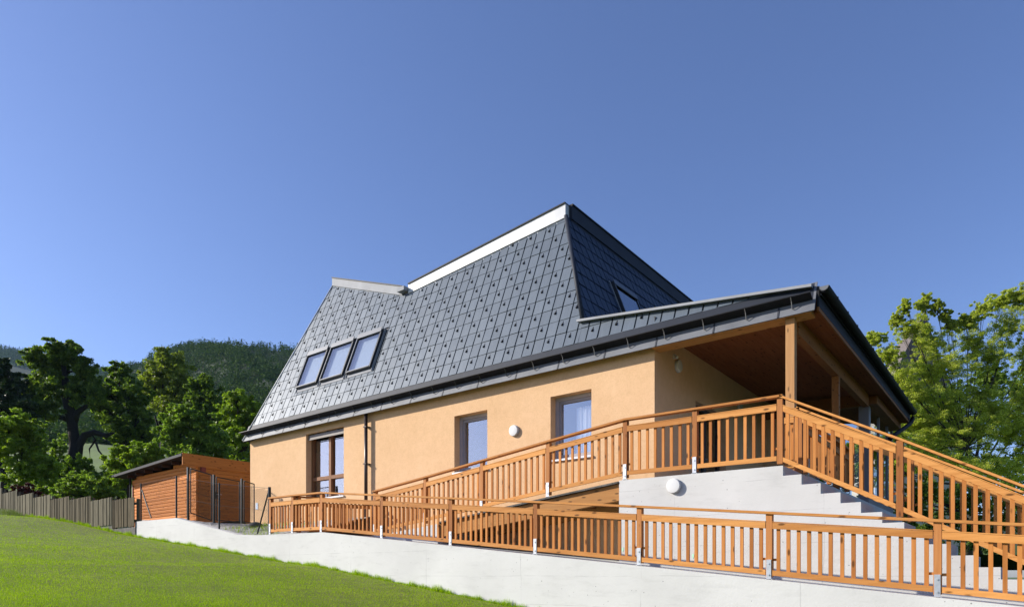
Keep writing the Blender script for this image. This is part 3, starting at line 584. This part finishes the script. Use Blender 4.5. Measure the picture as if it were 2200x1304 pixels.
for q, l in zip(sky_rects, ('left roof window of the three', 'middle roof window of the three', 'right roof window of the three')): skylight(fp, q[0], q[1], SK0, SK1, l, .075)
skylight(rp, RW[0], RW[1], RW[2], RW[3], 'roof window in the dark right slope')
# skirt below the gutter, gutter plate, flashing behind it
m = MB(); xx = -21.243
while xx < -2.95:
    x1 = min(xx+1.18, -2.93)
    if x1-xx > .3: pbox(m, fp, xx+.006, x1-.006, .0, .60, -.018, .002)
    xx += 1.18
obj('eave_skirt', m, skirt_m, roof)
m = MB(); xx = -21.243+1.18
while xx < -3: pbox(m, fp, xx-.016, xx+.016, .003, .24, -.018, .010); xx += 1.18
obj('skirt_seam', m, roof_base, roof)
m = MB(); pbox(m, fp, -21.20, -2.98, .24, .585, -.018, .004); obj('gutter_flashing', m, flash, roof)
m = MB(); pbox(m, fp, -21.24, -2.98, .225, .240, 0, .195); pbox(m, fp, -21.33, -2.98, .222, .246, .18, .202)
gut = obj('gutter', m, black_metal, house)
gz = MB(); pbox(gz, fp, -21.3, -2.98, .246, .252, .17, .2); obj('gutter_lip', gz, flash, gut)
bx = [-20.9+.80*k for k in range(23)]; b0 = None
bmx = MB(); c0 = Vector((0, 0, 0))
for x in bx:
    b = MB(); b.tube([fp(x, .222, .19), fp(x, .19, .12), fp(x, .10, .035), fp(x, .12, .012)], .009, 5); b.tube([fp(x, .10, .035), fp(x+.11, .15, .02)], .006, 4); obj('gutter_bracket', b, dark_green if x < -9 else bracket_m, gut)
# downpipe with collars
m = MB(); dp = (-14.90, YF-.115); m.tube([(dp[0], dp[1], 4.60), (dp[0], dp[1], 1.4)], .05, 12); o = obj('downpipe', m, brown_pipe, house, smooth=True)
for z in (4.2, 3.15, 2.0): obj('pipe_clamp', MB().box(dp[0]-.062, dp[0]+.062, dp[1]-.06, YF, z-.015, z+.015), brown_pipe, o)
# porch roof
sl_ = -.128; ztop = lambda x: 5.643+sl_*(x+7.859)
zsof = lambda x: ztop(x)-.415
m = MB(); xa, xb = -7.9, -2.86; xs_ = XR+.005
def my(z): return YB+(z-ZB)/T+.035
m.hexa([(xa, my(zsof(xa)+.25), zsof(xa)+.25), (xb, my(zsof(xb)+.25), zsof(xb)+.25), (xb, YE, zsof(xb)+.25), (xa, YE, zsof(xa)+.25), (xa, my(ztop(xa)), ztop(xa)), (xb, my(ztop(xb)), ztop(xb)), (xb, YE, ztop(xb)), (xa, YE, ztop(xa))])
proof = obj('porch_roof', m, black_metal, house)
m = MB(); n_ = 28
for k in range(n_):
    y0 = 12.5+(YE-12.5)*k/n_; y1 = y0+(YE-12.5)/n_-.008; x0, x1 = xs_, -2.93
    m.hexa([(x0, y0, zsof(x0)), (x1, y0, zsof(x1)), (x1, y1, zsof(x1)), (x0, y1, zsof(x0)), (x0, y0, zsof(x0)+.24), (x1, y0, zsof(x1)+.24), (x1, y1, zsof(x1)+.24), (x0, y1, zsof(x0)+.24)])
obj('soffit', m, soffit_m, house)
obj('fascia', MB().box(-2.927, -2.895, 12.32, YE, zsof(-2.93)-.02, zsof(-2.93)+.045), beam_y, house)
obj('fascia_shade', MB().box(-2.927, -2.89, 12.32, YE, zsof(-2.93)+.046, zsof(-2.93)+.40), black_metal, house)  # black sheet stands in for the darkness over the upper fascia
p0, p1 = fp(*HB, .03), fp(-3.0, .516, .03); off = Vector((0, .09, .0)); q0 = p0+Vector((-.10, 0, .014))
m = MB().hexa([q0+Vector((0, -.10, -.05)), p1+Vector((0, -.10, -.05)), p1+off+Vector((0, 0, -.03)), q0+off+Vector((0, 0, -.03)), q0+Vector((0, -.10, .0)), p1+Vector((0, -.10, .0)), p1+off+Vector((0, 0, .012)), q0+off+Vector((0, 0, .012))])
obj('roof_edge_strip', m, zinc_dim, house)
# half round gutter at the porch end
m = MB(); R, gx, gzc = .085, -2.80, 4.95; k_ = 9; V = []; Fq = []
for y, zz in ((12.28, gzc), (YE+.05, gzc-.03)):
    for rr in (R, R-.008):
        for i in range(k_+1): th = math.pi*i/k_; V.append((gx-rr*math.cos(th), y, zz-rr*math.sin(th)))
kk = k_+1
for i in range(k_): Fq += [(i, i+1, 2*kk+i+1, 2*kk+i), (kk+i, 3*kk+i, 3*kk+i+1, kk+i+1)]
Fq += [tuple(range(kk)), tuple(range(2*kk, 3*kk)), (0, 2*kk, 3*kk, kk), (k_, kk+k_, 3*kk+k_, 2*kk+k_)]
m.add(V, Fq)
gut2 = obj('gutter', m, black_metal, house, smooth=False); gut2['label'] = 'half-round black gutter at the porch end'
obj('gutter_end_cap', MB().add([(gx-.075*math.cos(math.pi*i/8), 12.262, gzc+.005-.075*math.sin(math.pi*i/8)) for i in range(9)]+[(gx-.075*math.cos(math.pi*i/8), 12.278, gzc+.005-.075*math.sin(math.pi*i/8)) for i in range(9)], [tuple(range(9)), tuple(range(17, 8, -1))]+[(i, i+1, 10+i, 9+i) for i in range(8)]), skirt_m, gut2)
for y in np.arange(12.9, YE, .85): obj('gutter_bracket', MB().box(gx-.10, gx+.093, y, y+.03, gzc+.0, gzc+.012).box(gx+.085, gx+.094, y, y+.03, gzc-.05, gzc), dark_green, gut2)
obj('drain_bend', MB().tube([(gx, 23.1, gzc-.08), (gx, 23.1, gzc-.25), (gx-.03, 22.95, gzc-.42), (gx-.12, 22.5, gzc-.62), (gx-.28, 21.6, gzc-.98), (gx-.34, 21.3, gzc-1.12)], .06, 12), black_metal, gut2, smooth=True)
# timber beams and posts of the porch
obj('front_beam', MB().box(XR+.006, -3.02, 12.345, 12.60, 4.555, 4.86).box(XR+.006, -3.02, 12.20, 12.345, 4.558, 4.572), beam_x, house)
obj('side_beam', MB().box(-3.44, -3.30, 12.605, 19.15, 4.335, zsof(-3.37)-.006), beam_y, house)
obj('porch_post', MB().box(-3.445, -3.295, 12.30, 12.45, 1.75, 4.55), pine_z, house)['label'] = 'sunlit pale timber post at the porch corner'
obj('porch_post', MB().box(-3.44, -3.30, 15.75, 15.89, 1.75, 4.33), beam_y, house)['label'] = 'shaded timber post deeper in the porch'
# glazed room at the back of the porch
obj('lintel', MB().box(-3.62, -3.12, 19.2, 23.2, 4.40, zsof(-3.12)-.008).box(XR+.006, -3.625, 19.2, 19.45, 4.40, 4.72), beam_y, house)
cr = obj('conservatory', MB().box(-3.56, -3.32, 19.28, 19.52, 1.75, 4.395).box(-3.40, -3.34, 20.9, 20.98, 1.75, 4.395).box(-3.40, -3.34, 22.3, 22.38, 1.75, 4.395).box(-3.40, -3.34, 23.1, 23.2, 1.75, 4.395).box(-4.62, -4.54, 19.30, 19.38, 1.75, 4.395).box(-3.42, -3.33, 19.525, 23.2, 1.75, 2.1), grey_col, house)
obj('pane', MB().poly([(-3.37, 19.52, 2.1), (-3.37, 23.1, 2.1), (-3.37, 23.1, 4.39), (-3.37, 19.52, 4.39)]).poly([(-4.54, 19.34, 1.75), (-3.56, 19.34, 1.75), (-3.56, 19.34, 4.39), (-4.54, 19.34, 4.39)]), glass_dark, cr)
obj('back_wall', MB().box(XR+.006, -4.625, 19.32, 19.5, 1.0, 4.395), plaster, house)
obj('porch_floor', MB().box(XR+.006, -3.10, 12.41, 23.3, 1.45, 1.745), conc2, house)
# round lamps on the walls
def lamp(p, axis, label, r=.13, d=.10):
    prof = [(r, 0), (r, .035), (r*.985, .05), (r*.97, .072), (r*.92, .086), (r*.70, .094), (r*.35, .098), (0.001, .099)]; n = 28; rim = MB(); dome = MB()
    def ring(rr, h): return [(p[0]+rr*math.cos(2*math.pi*k/n), p[1]-h, p[2]+rr*math.sin(2*math.pi*k/n)) if axis == 'y' else (p[0]+h, p[1]+rr*math.cos(2*math.pi*k/n), p[2]+rr*math.sin(2*math.pi*k/n)) for k in range(n)]
    def lathe(mb, pf):
        vs = [q for rr, h in pf for q in ring(rr, h)]; mb.add(vs, [(i*n+k, i*n+(k+1) % n, (i+1)*n+(k+1) % n, (i+1)*n+k) for i in range(len(pf)-1) for k in range(n)])
    lathe(rim, [(.001, 0), (r*1.04, 0), (r*1.04, .040), (r*.9, .041)]); lathe(dome, [(r*.99, .041), (r*.975, .062)]); lathe(dome, [(r*.975, .062), (r*.93, .069)]); lathe(dome, [(r*.93, .069), (r*.70, .073), (r*.35, .075), (.001, .0755)])
    t = thing('wall_lamp', label, 'lamp', p, 'round wall lamps'); obj('base_ring', rim, lamp_rim, t, True); obj('lamp_shade', dome, lamp_white, t, True); return t
lamp((-9.63, YF, 3.40), 'y', 'round white lamp on the orange wall between two windows')
lamp(tuple(onY(1449, 1044, 11.0)), 'y', 'round white lamp on the concrete landing wall')
lamp((XR, 13.5, 4.50), 'x', 'round lamp on the shaded end wall under the porch beam')
lamp((XR, 17.35, 4.36), 'x', 'round lamp deep in the porch beyond the door')
t = thing('motion_sensor', 'small white sensor beside the lamp under the porch', 'sensor', (XR, 13.3, 4.68)); obj('body', MB().box(XR, XR+.05, 13.27, 13.33, 4.62, 4.70), lamp_white, t); obj('head', MB().tube([(XR+.05, 13.3, 4.64), (XR+.10, 13.28, 4.62)], .03, 10), lamp_white, t)
tag(obj('notice', MB().box(-20.80, -20.66, YF-.012, YF-.002, 2.22, 2.44), blue_plate), 'small pale blue notice on the wall behind the wire fence', 'sign')

# ------------------------------------------------------------------ retaining wall
m = MB(); ym, yk = 9.72, 9.95
for i in range(len(WX)-1):
    x0, x1 = WX[i], WX[i+1]; b0, b1 = lawn_z(x0)-1.0, lawn_z(x1)-1.0
    m.poly([(x0, ym, b0), (x1, ym, b1), (x1, ym, WZ[i+1]), (x0, ym, WZ[i])]); m.poly([(x0, ym, WZ[i]), (x1, ym, WZ[i+1]), (x1, yk, WZ[i+1]), (x0, yk, WZ[i])]); m.poly([(x0, yk, b0), (x0, yk, WZ[i]), (x1, yk, WZ[i+1]), (x1, yk, b1)])
x0 = WX[0]; m.poly([(x0, ym, lawn_z(x0)-1), (x0, ym, WZ[0]), (x0, yk, WZ[0]), (x0, yk, lawn_z(x0)-1)]); x0 = WX[-1]; m.poly([(x0, ym, lawn_z(x0)-1), (x0, yk, lawn_z(x0)-1), (x0, yk, WZ[-1]), (x0, ym, WZ[-1])])
tag(obj('retaining_wall', m, conc), 'long white concrete wall between the lawn and the lower ramp', 'wall')

# ------------------------------------------------------------------ landing and stair
LXL, LXR, YS = -6.07, -3.12, 11.0; ZL = 1.742; NR, TR_, RI = 14, .28, .164
st = thing('concrete_stair', 'white concrete landing with a flight of steps going down to the right', 'stairs', (-4, 11.6, -.4))
m = MB(); pr = [(LXL, -1.0), (LXL, ZL+.02), (LXR, ZL)]; x, z = LXR, ZL
for k in range(NR):
    z -= RI; pr.append((x, z)); x += TR_; pr.append((x, z))
pr += [(x, -1.6)]
nn = len(pr); yb = 12.395
vs = [(a, YS, b) for a, b in pr]+[(a, 12.20, b) for a, b in pr]
fs = [(i, i+1, nn+i+1, nn+i) for i in range(1, nn-2)]+[(0, nn, nn+1, 1), (nn-2, nn-1, 2*nn-1, 2*nn-2)]
base = []
for i in range(2, nn-2, 1): pass
# side faces in strips so the stepped outline stays clean
def side(y):
    F_ = [[(LXL, y, -1.0), (LXR, y, -1.2), (LXR, y, ZL), (LXL, y, ZL+.02)]]; x, z = LXR, ZL
    for k in range(NR):
        z -= RI; F_.append([(x, y, -1.2-.01*k), (x+TR_, y, -1.21-.01*k), (x+TR_, y, z), (x, y, z)]); x += TR_
    return F_
m.add(vs, fs)
for y in (YS, 12.20):
    for q in side(y): m.poly(q)
obj('flight', m, conc2, st)
obj('landing_slab', MB().box(LXL, LXR, 12.205, 12.405, -.9, ZL-.002), conc2, st)
for u, v in ((1338, 1180), (1489, 1194)):
    p = onY(u, v, YS); th = [2*math.pi*i/9 for i in range(9)]; obj('paint_mark', MB().add([(p.x+.018*math.cos(a)*(1+.3*math.sin(3*a)), YS-.004, p.z+.045*math.sin(a)) for a in th], [tuple(range(9))]), green_mark, st)

# ------------------------------------------------------------------ upper ramp
UX = [-13.04, -11.24, -9.48, -7.71, -5.944]; UZ = [.985, 1.175, 1.375, 1.579, 1.772]
uz = lambda x: float(np.interp(x, UX, UZ))
rp_ = thing('access_ramp', 'timber ramp on a glued beam rising from a low concrete base to the landing', 'ramp', (-9.5, 11.7, 1))
xc = -10.80
obj('concrete_base', MB().hexa([(-13.3, YS, -.9), (xc, YS, -.9), (xc, 12.395, -.9), (-13.3, 12.395, -.9), (-13.3, YS, uz(-13.04)-.04), (xc, YS, uz(xc)-.05), (xc, 12.395, uz(xc)-.05), (-13.3, 12.395, uz(-13.04)-.04)]), conc, rp_)
xe = LXL-.012
def slope_box(x0, x1, y0, y1, d0, d1): return [(x0, y0, uz(x0)+d0), (x1, y0, uz(x1)+d0), (x1, y1, uz(x1)+d0), (x0, y1, uz(x0)+d0), (x0, y0, uz(x0)+d1), (x1, y0, uz(x1)+d1), (x1, y1, uz(x1)+d1), (x0, y1, uz(x0)+d1)]
m = MB(); nb = 40
for k in range(nb):
    a = xc+.01+(xe-xc-.01)*k/nb; b = xc+.01+(xe-xc-.01)*(k+1)/nb-.006; m.hexa(slope_box(a, b, YS-.02, 12.39, -.045, -.012))
obj('deck', m, dark_conc, rp_)
obj('beam', MB().hexa(slope_box(xc+.01, xe, YS+.05, YS+.19, -.36, -.05)), beam_x, rp_); obj('beam', MB().hexa(slope_box(xc+.01, xe, 12.2, 12.34, -.36, -.05)), beam_x, rp_)
for k in range(5):
    x = xc+.3+k*1.05; obj('joist', MB().hexa(slope_box(x, x+.08, YS+.195, 12.195, -.22, -.05)), beam_y, rp_)

# ------------------------------------------------------------------ railings
def railing(name, label, O, D, stations, h, loc, nbal, group='larch railings', front=1, blocks=True, brackets=True, wy=None, endless=(0, 0), capover=.05, wood_a=None, postdown=.0, posts=None, bp=.135, blk=True, nobr=()):
    """stations: (t, z) of the posts along unit direction D from O; front=+1 when the seen side is to the right hand turned (-Y for D=+X)."""
    D = Vector((D[0], D[1], 0)).normalized(); Nn = Vector((D.y, -D.x, 0))*front; wa = wood_a or (wood_x if abs(D.x) > abs(D.y) else wood_y)
    root = thing(name, label, 'railing', loc, group)
    def at(t, n, z): return Vector((O[0], O[1], 0))+D*t+Nn*n+Vector((0, 0, z))
    def slab(mb, t0, z0, t1, z1, hh, n0, n1): mb.hexa([at(t0, n1, z0), at(t1, n1, z1), at(t1, n0, z1), at(t0, n0, z0), at(t0, n1, z0+hh), at(t1, n1, z1+hh), at(t1, n0, z1+hh), at(t0, n0, z0+hh)])
    pw = .043
    for i, (t, z) in enumerate(stations):
        if posts is not None and not posts[i]: continue
        mb = MB(); slab(mb, t-pw, z+.035-postdown, t+pw, z+.035-postdown, h-.07+postdown, -pw, pw); p = obj('post', mb, post_z, root)
        if brackets and i not in nobr:
            b = MB(); slab(b, t-.034, z+.0, t+.034, z+.0, .285, pw+.001, pw+.011)
            for q in (.065, .225): b.tube([at(t, pw+.011, z+q), at(t, pw+.022, z+q)], .012, 8)
            slab(b, t-.05, z-.002, t+.05, z-.002, .008, -.06, pw+.011); obj('bracket', b, galv, p)
    st_ = stations; cap = MB()
    for i in range(len(st_)-1):
        (t0, z0), (t1, z1) = st_[i], st_[i+1]; e0 = capover if i == 0 else 0; e1 = capover if i == len(st_)-2 else 0; k = (z1-z0)/(t1-t0)
        slab(cap, t0-e0, z0+h-.036-k*e0, t1+e1, z1+h-.036+k*e1, .036, -.05, .075)
        zz = lambda t: z0+(t-t0)*k
        a, b = t0+pw+.006, t1-pw-.006; pn = MB()
        slab(pn, a, zz(a)+h-.245, b, zz(b)+h-.245, .090, .020, .048); slab(pn, a, zz(a)+h-.151, b, zz(b)+h-.151, .012, -.018, .052)
        slab(pn, a, zz(a)+bp-.075, b, zz(b)+bp-.075, .075, .018, .046)
        if blk:
            for q in (a-.004, b-.045): slab(pn, q, zz(q)+.27, q+.05, zz(q)+.27, .035, -.03, -.004)
        panel = obj('railing_panel', pn, wa, root)
        nb_ = max(1, nbal if isinstance(nbal, int) else int(round((b-a)/nbal)))
        for j in range(nb_):
            t = a+(b-a)*(j+.5)/nb_+random.uniform(-.004, .004); mb = MB(); w2 = .025*random.uniform(.93, 1.06)
            mb.hexa([at(t-w2, .016, zz(t-w2)+bp-.07), at(t+w2, .016, zz(t+w2)+bp-.07), at(t+w2, -.012, zz(t+w2)+bp-.07), at(t-w2, -.012, zz(t-w2)+bp-.07), at(t-w2, .016, zz(t-w2)+h-.156), at(t+w2, .016, zz(t+w2)+h-.156), at(t+w2, -.012, zz(t+w2)+h-.156), at(t-w2, -.012, zz(t-w2)+h-.156)])
            obj('baluster', mb, wood_z, panel)
    obj('handrail', cap, wa, root); return root
fs_ = [(-15.762, 1.056), (-14.753, 1.050), (-13.553, 1.030), (-11.35, .805), (-9.256, .59), (-7.135, .372), (-5.04, .153), (-2.974, -.066), (-.922, -.282), (1.13, -.50)]
railing('ramp_railing', 'long front railing standing on top of the white retaining wall', (0, 9.84), (1, 0), fs_, .975, (-7, 9.84, .4), .137)
us = [(-13.039, .985), (-11.244, 1.172), (-9.482, 1.375), (-7.712, 1.579), (-5.96, 1.770), (-4.604, 1.757), (-3.175, 1.745)]
railing('ramp_railing', 'railing climbing the upper ramp and along the landing edge', (0, 11.06), (1, 0), us, 1.135, (-8, 11.06, 1.4), .150, bp=.16, nobr=(6,))
sr = [(-3.175, 1.745), (-1.50, .845), (.18, -.10)]
railing('stair_railing', 'front stair railing descending from the landing corner', (0, 11.06), (1, 0), sr, 1.135, (-1.5, 11.06, .8), .137, brackets=False, postdown=.04, posts=(False, True, True), capover=0, bp=.16)
railing('stair_railing', 'rear stair railing striped by the shadow of the front one', (0, 12.10), (1, 0), [(-3.15, 1.745), (-1.49, .835), (.26, -.125)], 1.135, (-1.5, 12.1, .8), .137, brackets=False, postdown=.04, capover=.04, bp=.16)
railing('porch_railing', 'short railing between the rear stair post and the porch post', (0, 12.10), (1, 0), [(-3.46, 1.745), (-3.19, 1.745)], 1.135, (-3.3, 12.1, 1.74), 2, brackets=False, posts=(False, False), bp=.16, blk=False)
railing('porch_railing', 'low railing running back along the open porch side', (-3.12, 0), (0, 1), [(12.35, 1.745), (14.1, 1.745), (15.7, 1.745)], .95, (-3.12, 14, 1.74), .13, brackets=True)
railing('cross_railing', 'shaded cross railing between the wall and the house downpipe', (-14.70, 0), (0, 1), [(9.95, 1.045), (11.3, 1.10), (12.28, 1.14)], .95, (-14.7, 11, 1), .14, front=1, brackets=False, posts=(True, True, False))

# ------------------------------------------------------------------ board fence at the left
bf = thing('board_fence', 'weathered grey stepped board fence at the lawn edge', 'fence', (-31, 9.7, 1.5))
fx = [-39.9, -37.8, -35.67, -33.55, -31.49, -29.44, -27.37, -25.41, -23.60]; ft = [4.05, 3.77, 3.50, 3.27, 3.05, 2.90, 2.72, 2.60]
for i in range(8):
    m = MB(); x = fx[i]+.01; zt = ft[i]; zb = zt-.97
    while x < fx[i+1]-.05:
        w_ = random.uniform(.045, .075); dz = random.uniform(-.012, .012); d_ = random.choice((0, .018, .018)); m.box(x, x+w_-.006, 9.66+d_, 9.685+d_, zb+random.uniform(-.02, .02), zt+dz); x += w_
    m.box(fx[i], fx[i+1]-.02, 9.705, 9.745, zt-.25, zt-.17); m.box(fx[i], fx[i+1]-.02, 9.705, 9.745, zb+.14, zb+.22)
    obj('board_panel', m, fence_m, bf)
    obj('post', MB().box(fx[i+1]-.06, fx[i+1]+.02, 9.75, 9.83, zb-.5, zt-.05), fence_m, bf)
    zl = lawn_z((fx[i]+fx[i+1])/2); obj('footing', MB().box(fx[i]+.01, fx[i+1]-.01, 9.69, 9.85, zl-.8, zb-.03), dark_conc, bf)

# ------------------------------------------------------------------ shed
YH = 13.0; sc_ = onY(421, 1115, YH); slx = onY(284, 1100, YH).x; sx1 = sc_.x
shed = thing('garden_shed', 'orange log-clad shed with a sloping black roof beside the house', 'shed', (sx1-2.5, YH+2, 1.7))
m = MB(); z = 1.62; zr = lambda x: float(np.interp(x, [slx, sx1], [onY(284, 1026, YH).z, onY(421, 985, YH).z]))
while z < 4.9:
    # boards clipped by the sloping roof
    zt = z+.132; xl_ = slx if zt < zr(slx) else slx+(sx1-slx)*(zt-zr(slx))/(zr(sx1)-zr(slx))
    if xl_ < sx1-.1: m.hexa([(xl_, YH+.012, z), (sx1, YH+.012, z), (sx1, YH+.1, z), (xl_, YH+.1, z), (xl_, YH, z+.02), (sx1, YH, z+.02), (sx1, YH+.1, z+.02), (xl_, YH+.1, z+.02)]); m.hexa([(xl_, YH, z+.02), (sx1, YH, z+.02), (sx1, YH+.1, z+.02), (xl_, YH+.1, z+.02), (xl_, YH, z+.105), (sx1, YH, z+.105), (sx1, YH+.1, z+.105), (xl_, YH+.1, z+.105)]); m.hexa([(xl_, YH, z+.105), (sx1, YH, z+.105), (sx1, YH+.1, z+.105), (xl_, YH+.1, z+.105), (xl_, YH+.014, z+.130), (sx1, YH+.014, z+.130), (sx1, YH+.1, z+.130), (xl_, YH+.1, z+.130)])
    z += .139
obj('front_wall', m, shed_x, shed)
m = MB(); z = 1.62
while z < zr(sx1)-.15: m.box(sx1-.1, sx1+.012, YH+.11, YH+5.2, z, z+.128); z += .139
obj('side_wall', m, shed_y, shed)
obj('back_wall', MB().poly([(slx, YH+.1, 1.5), (slx, YH+5.2, 1.5), (slx, YH+5.2, zr(slx)), (slx, YH+.1, zr(slx))]).poly([(slx, YH+5.2, 1.5), (sx1, YH+5.2, 1.5), (sx1, YH+5.2, zr(sx1)), (slx, YH+5.2, zr(slx))]), shed_x, shed)
x0, x1 = slx-.55, sx1+.0; k = (zr(sx1)-zr(slx))/(sx1-slx); za, zb = zr(slx)+k*(x0-slx)+.06, zr(sx1)+.06
obj('roof', MB().hexa([(x0, YH-.55, za), (x1, YH-.55, zb), (x1, YH+5.5, zb), (x0, YH+5.5, za), (x0, YH-.55, za+.09), (x1, YH-.55, zb+.09), (x1, YH+5.5, zb+.09), (x0, YH+5.5, za+.09)]), asphalt, shed)
for q in range(7):
    x = slx+.3+q*(sx1-slx-.4)/6.5; zz = zr(x)+.05; obj('rafter', MB().box(x, x+.08, YH-.34, YH-.002, zz-.12, zz), rafter_m, shed)
obj('eave_board', MB().hexa([(x0-.02, YH-.58, za-.03), (x1, YH-.58, zb-.03), (x1, YH-.552, zb-.03), (x0-.02, YH-.552, za-.03), (x0-.02, YH-.58, za+.07), (x1, YH-.58, zb+.07), (x1, YH-.552, zb+.07), (x0-.02, YH-.552, za+.07)]), black_metal, shed)
zt = onY(418, 967, YH-.5).z; obj('fascia', MB().box(sx1+.005, sx1+.045, YH-.55, YH+5.5, zt-.46, zt), shed_y, shed)
obj('gutter', MB().tube([(x0-.05, YH-.6, za+.02), (x0-.05, YH+5.5, za+.02)], .06, 8), black_metal, shed); obj('downpipe', MB().tube([(slx-.08, YH-.05, za), (slx-.08, YH-.05, 1.6)], .045, 8), black_metal, shed)
obj('corner_trim', MB().box(slx+.06, slx+.13, YH-.03, YH-.002, 1.9, zr(slx)-.35), red_trim, shed)
obj('lamp', MB().box(sx1+.05, sx1+.15, YH+.15, YH+.33, zt-.68, zt-.48), red_trim, shed)

# ------------------------------------------------------------------ wire fence and gate
def wire_panel(mb, A, B, z0a, z0b, z1a, z1b, step=.075, r=.0034):
    A, B = Vector(A), Vector(B); Ln = (B-A).length; D = (B-A)/Ln; nrm = Vector((-D.y, D.x, 0))
    zl = lambda t: z0a+(z0b-z0a)*t/Ln; zh = lambda t: z1a+(z1b-z1a)*t/Ln; H = max(z1a-z0a, z1b-z0b)+abs(z0b-z0a)+.2
    t = -H
    for sgn in (1, -1):
        t = -H
        while t < Ln+H:
            pts = []
            for j in range(25):
                q = j/24*H; tt = t+q if sgn > 0 else t+H-q; zz = min(z0a, z0b)+q
                if 0 <= tt <= Ln and zl(tt) <= zz <= zh(tt): pts.append((tt, zz))
            if len(pts) > 1:
                p, q = pts[0], pts[-1]; a = Vector((A.x, A.y, 0))+D*p[0]; a.z = p[1]; b = Vector((A.x, A.y, 0))+D*q[0]; b.z = q[1]; up = Vector((0, 0, r)); n_ = D*r
                mb.add([a-n_, a+n_, b+n_, b-n_, a-nrm*r, a+nrm*r, b+nrm*r, b-nrm*r], [(0, 1, 2, 3), (4, 5, 6, 7)])
            t += step
    for zz0, zz1 in ((z1a, z1b), ((z0a+z1a)/2, (z0b+z1b)/2)): mb.tube([(A.x, A.y, zz0), (B.x, B.y, zz1)], r*1.3, 4)
cf = thing('wire_fence', 'dark green chain-link fence on the left end of the white wall', 'fence', (-20, 9.84, 1.7))
cp = [(onY(303, 1038, 9.84), 1.79), (onY(379, 1022, 9.84), 1.77), (onY(471, 1037, 9.84), 1.35), (onY(579, 1046, 9.84), 1.06)]
for p, zb in cp: obj('post', MB().tube([(p.x, 9.84, zb-.05), (p.x, 9.84, p.z)], .026 if p.x < -16.5 else .04, 10), dark_green, cf)
m = MB()
for (p, a), (q, b) in zip(cp[:-1], cp[1:]): wire_panel(m, (p.x, 9.84, 0), (q.x, 9.84, 0), wall_z(p.x)+.04, wall_z(q.x)+.04, p.z-.03, q.z-.03)
obj('wire_mesh', m, dark_green, cf)
for (u0, v0, u1, v1) in ((305, 1052, 325, 1112), (578, 1052, 553, 1146)):
    a, b = onY(u0, v0, 9.84), onY(u1, v1, 9.84); obj('strut', MB().tube([a, b], .02, 8), dark_green, cf)
GXp = -20.40
gt = thing('wire_gate', 'double wire gate crossing from the white wall to the house corner', 'gate', (GXp, 11, 1.6))
gp = [(9.90, 1.76, 3.30, .03), (10.72, 1.55, 3.17, .03), (11.66, 1.62, 3.15, .03)]
for y, z0, z1, r in gp: obj('post', MB().box(GXp-r, GXp+r, y-r, y+r, z0-.1, z1), dark_green, gt)
for (ya, yb_, zA, zB, zC, zD, nm) in ((9.98, 10.64, 1.90, 1.72, 3.27, 3.15, 'leaf'), (10.80, 11.58, 1.74, 1.72, 3.10, 3.05, 'leaf'), (11.74, 12.10, 1.74, 1.72, 3.08, 3.02, 'side_panel')):
    f = MB(); r = .018
    for a, b in (((ya, zA), (yb_, zB)), ((ya, zC), (yb_, zD)), ((ya, zA), (ya, zC)), ((yb_, zB), (yb_, zD))): f.tube([(GXp, a[0], a[1]), (GXp, b[0], b[1])], r, 6)
    lf = obj('gate_'+nm if nm == 'leaf' else nm, f, dark_green, gt); w_ = MB(); wire_panel(w_, (GXp, ya, 0), (GXp, yb_, 0), zA, zB, zC, zD, .06, .0036); obj('wire_mesh', w_, dark_green, lf)
    if nm == 'leaf' and ya > 10.5: obj('lock_case', MB().box(GXp-.03, GXp+.03, ya-.05, ya+.03, 2.42, 2.62), dark_green, lf); obj('handle', MB().tube([(GXp+.03, ya, 2.55), (GXp+.09, ya, 2.55), (GXp+.09, ya+.12, 2.55)], .012, 6), galv, lf)
tag(obj('stone', (lambda: (lambda mb: mb)(MB().tube([(-18.3, 10.9, 1.40), (-18.3, 10.9, 1.52), (-18.3, 10.9, 1.58)], [.22, .20, .06], 9)))(), dark_conc, smooth=True), 'grey boulder in the gravel yard behind the wire fence', 'stone')

# ------------------------------------------------------------------ neighbour's roof behind the tree
nh = thing('neighbour_house', 'house with a steep brown-grey roof hidden behind the poplar', 'house', tuple(onD(1960, 1180, 52)))
ap = onD(1985, 672, 52); bl = onD(1880, 890, 52); br = onD(2060, 880, 56); zb = bl.z; dv = Vector((CC*.3-SS, SS*.3+CC, 0)).normalized()
apb = ap+dv*9; rt = Vector((SS*0+CC, SS, 0)); l0 = bl; l1 = bl+dv*9; r0 = ap+rt*3.0; r0.z = zb; r1 = r0+dv*9
rm = plain('brown_grey_shingles', (.13, .108, .10), .8, 0, .2, 4, .02, 12)
obj('roof', MB().poly([l0, ap, apb, l1]).poly([r0, r1, apb, ap]).poly([l0, r0, ap]).poly([l1, apb, r1]), rm, nh)
low = lambda p: Vector((p.x, p.y, -.5)); obj('wall', MB().poly([l0, r0, low(r0), low(l0)]).poly([r0, r1, low(r1), low(r0)]).poly([l0, low(l0), low(l1), l1]), plain('pale_render', (.5, .46, .4), .9), nh)

# ------------------------------------------------------------------ the air of the valley
hm = bpy.data.materials.new('valley_air'); hm.use_nodes = True; nt = hm.node_tree; nt.nodes.clear()
pv_ = nt.nodes.new('ShaderNodeVolumePrincipled'); pv_.inputs['Color'].default_value = (.45, .68, 1, 1); pv_.inputs['Density'].default_value = .00006; pv_.inputs['Anisotropy'].default_value = .2
om = nt.nodes.new('ShaderNodeOutputMaterial'); nt.links.new(pv_.outputs[0], om.inputs['Volume'])
tag(obj('haze', MB().box(-1950, 1950, -1950, 1950, -7.2, 520), hm), 'thin bluish air over the valley', 'haze', kind='stuff')
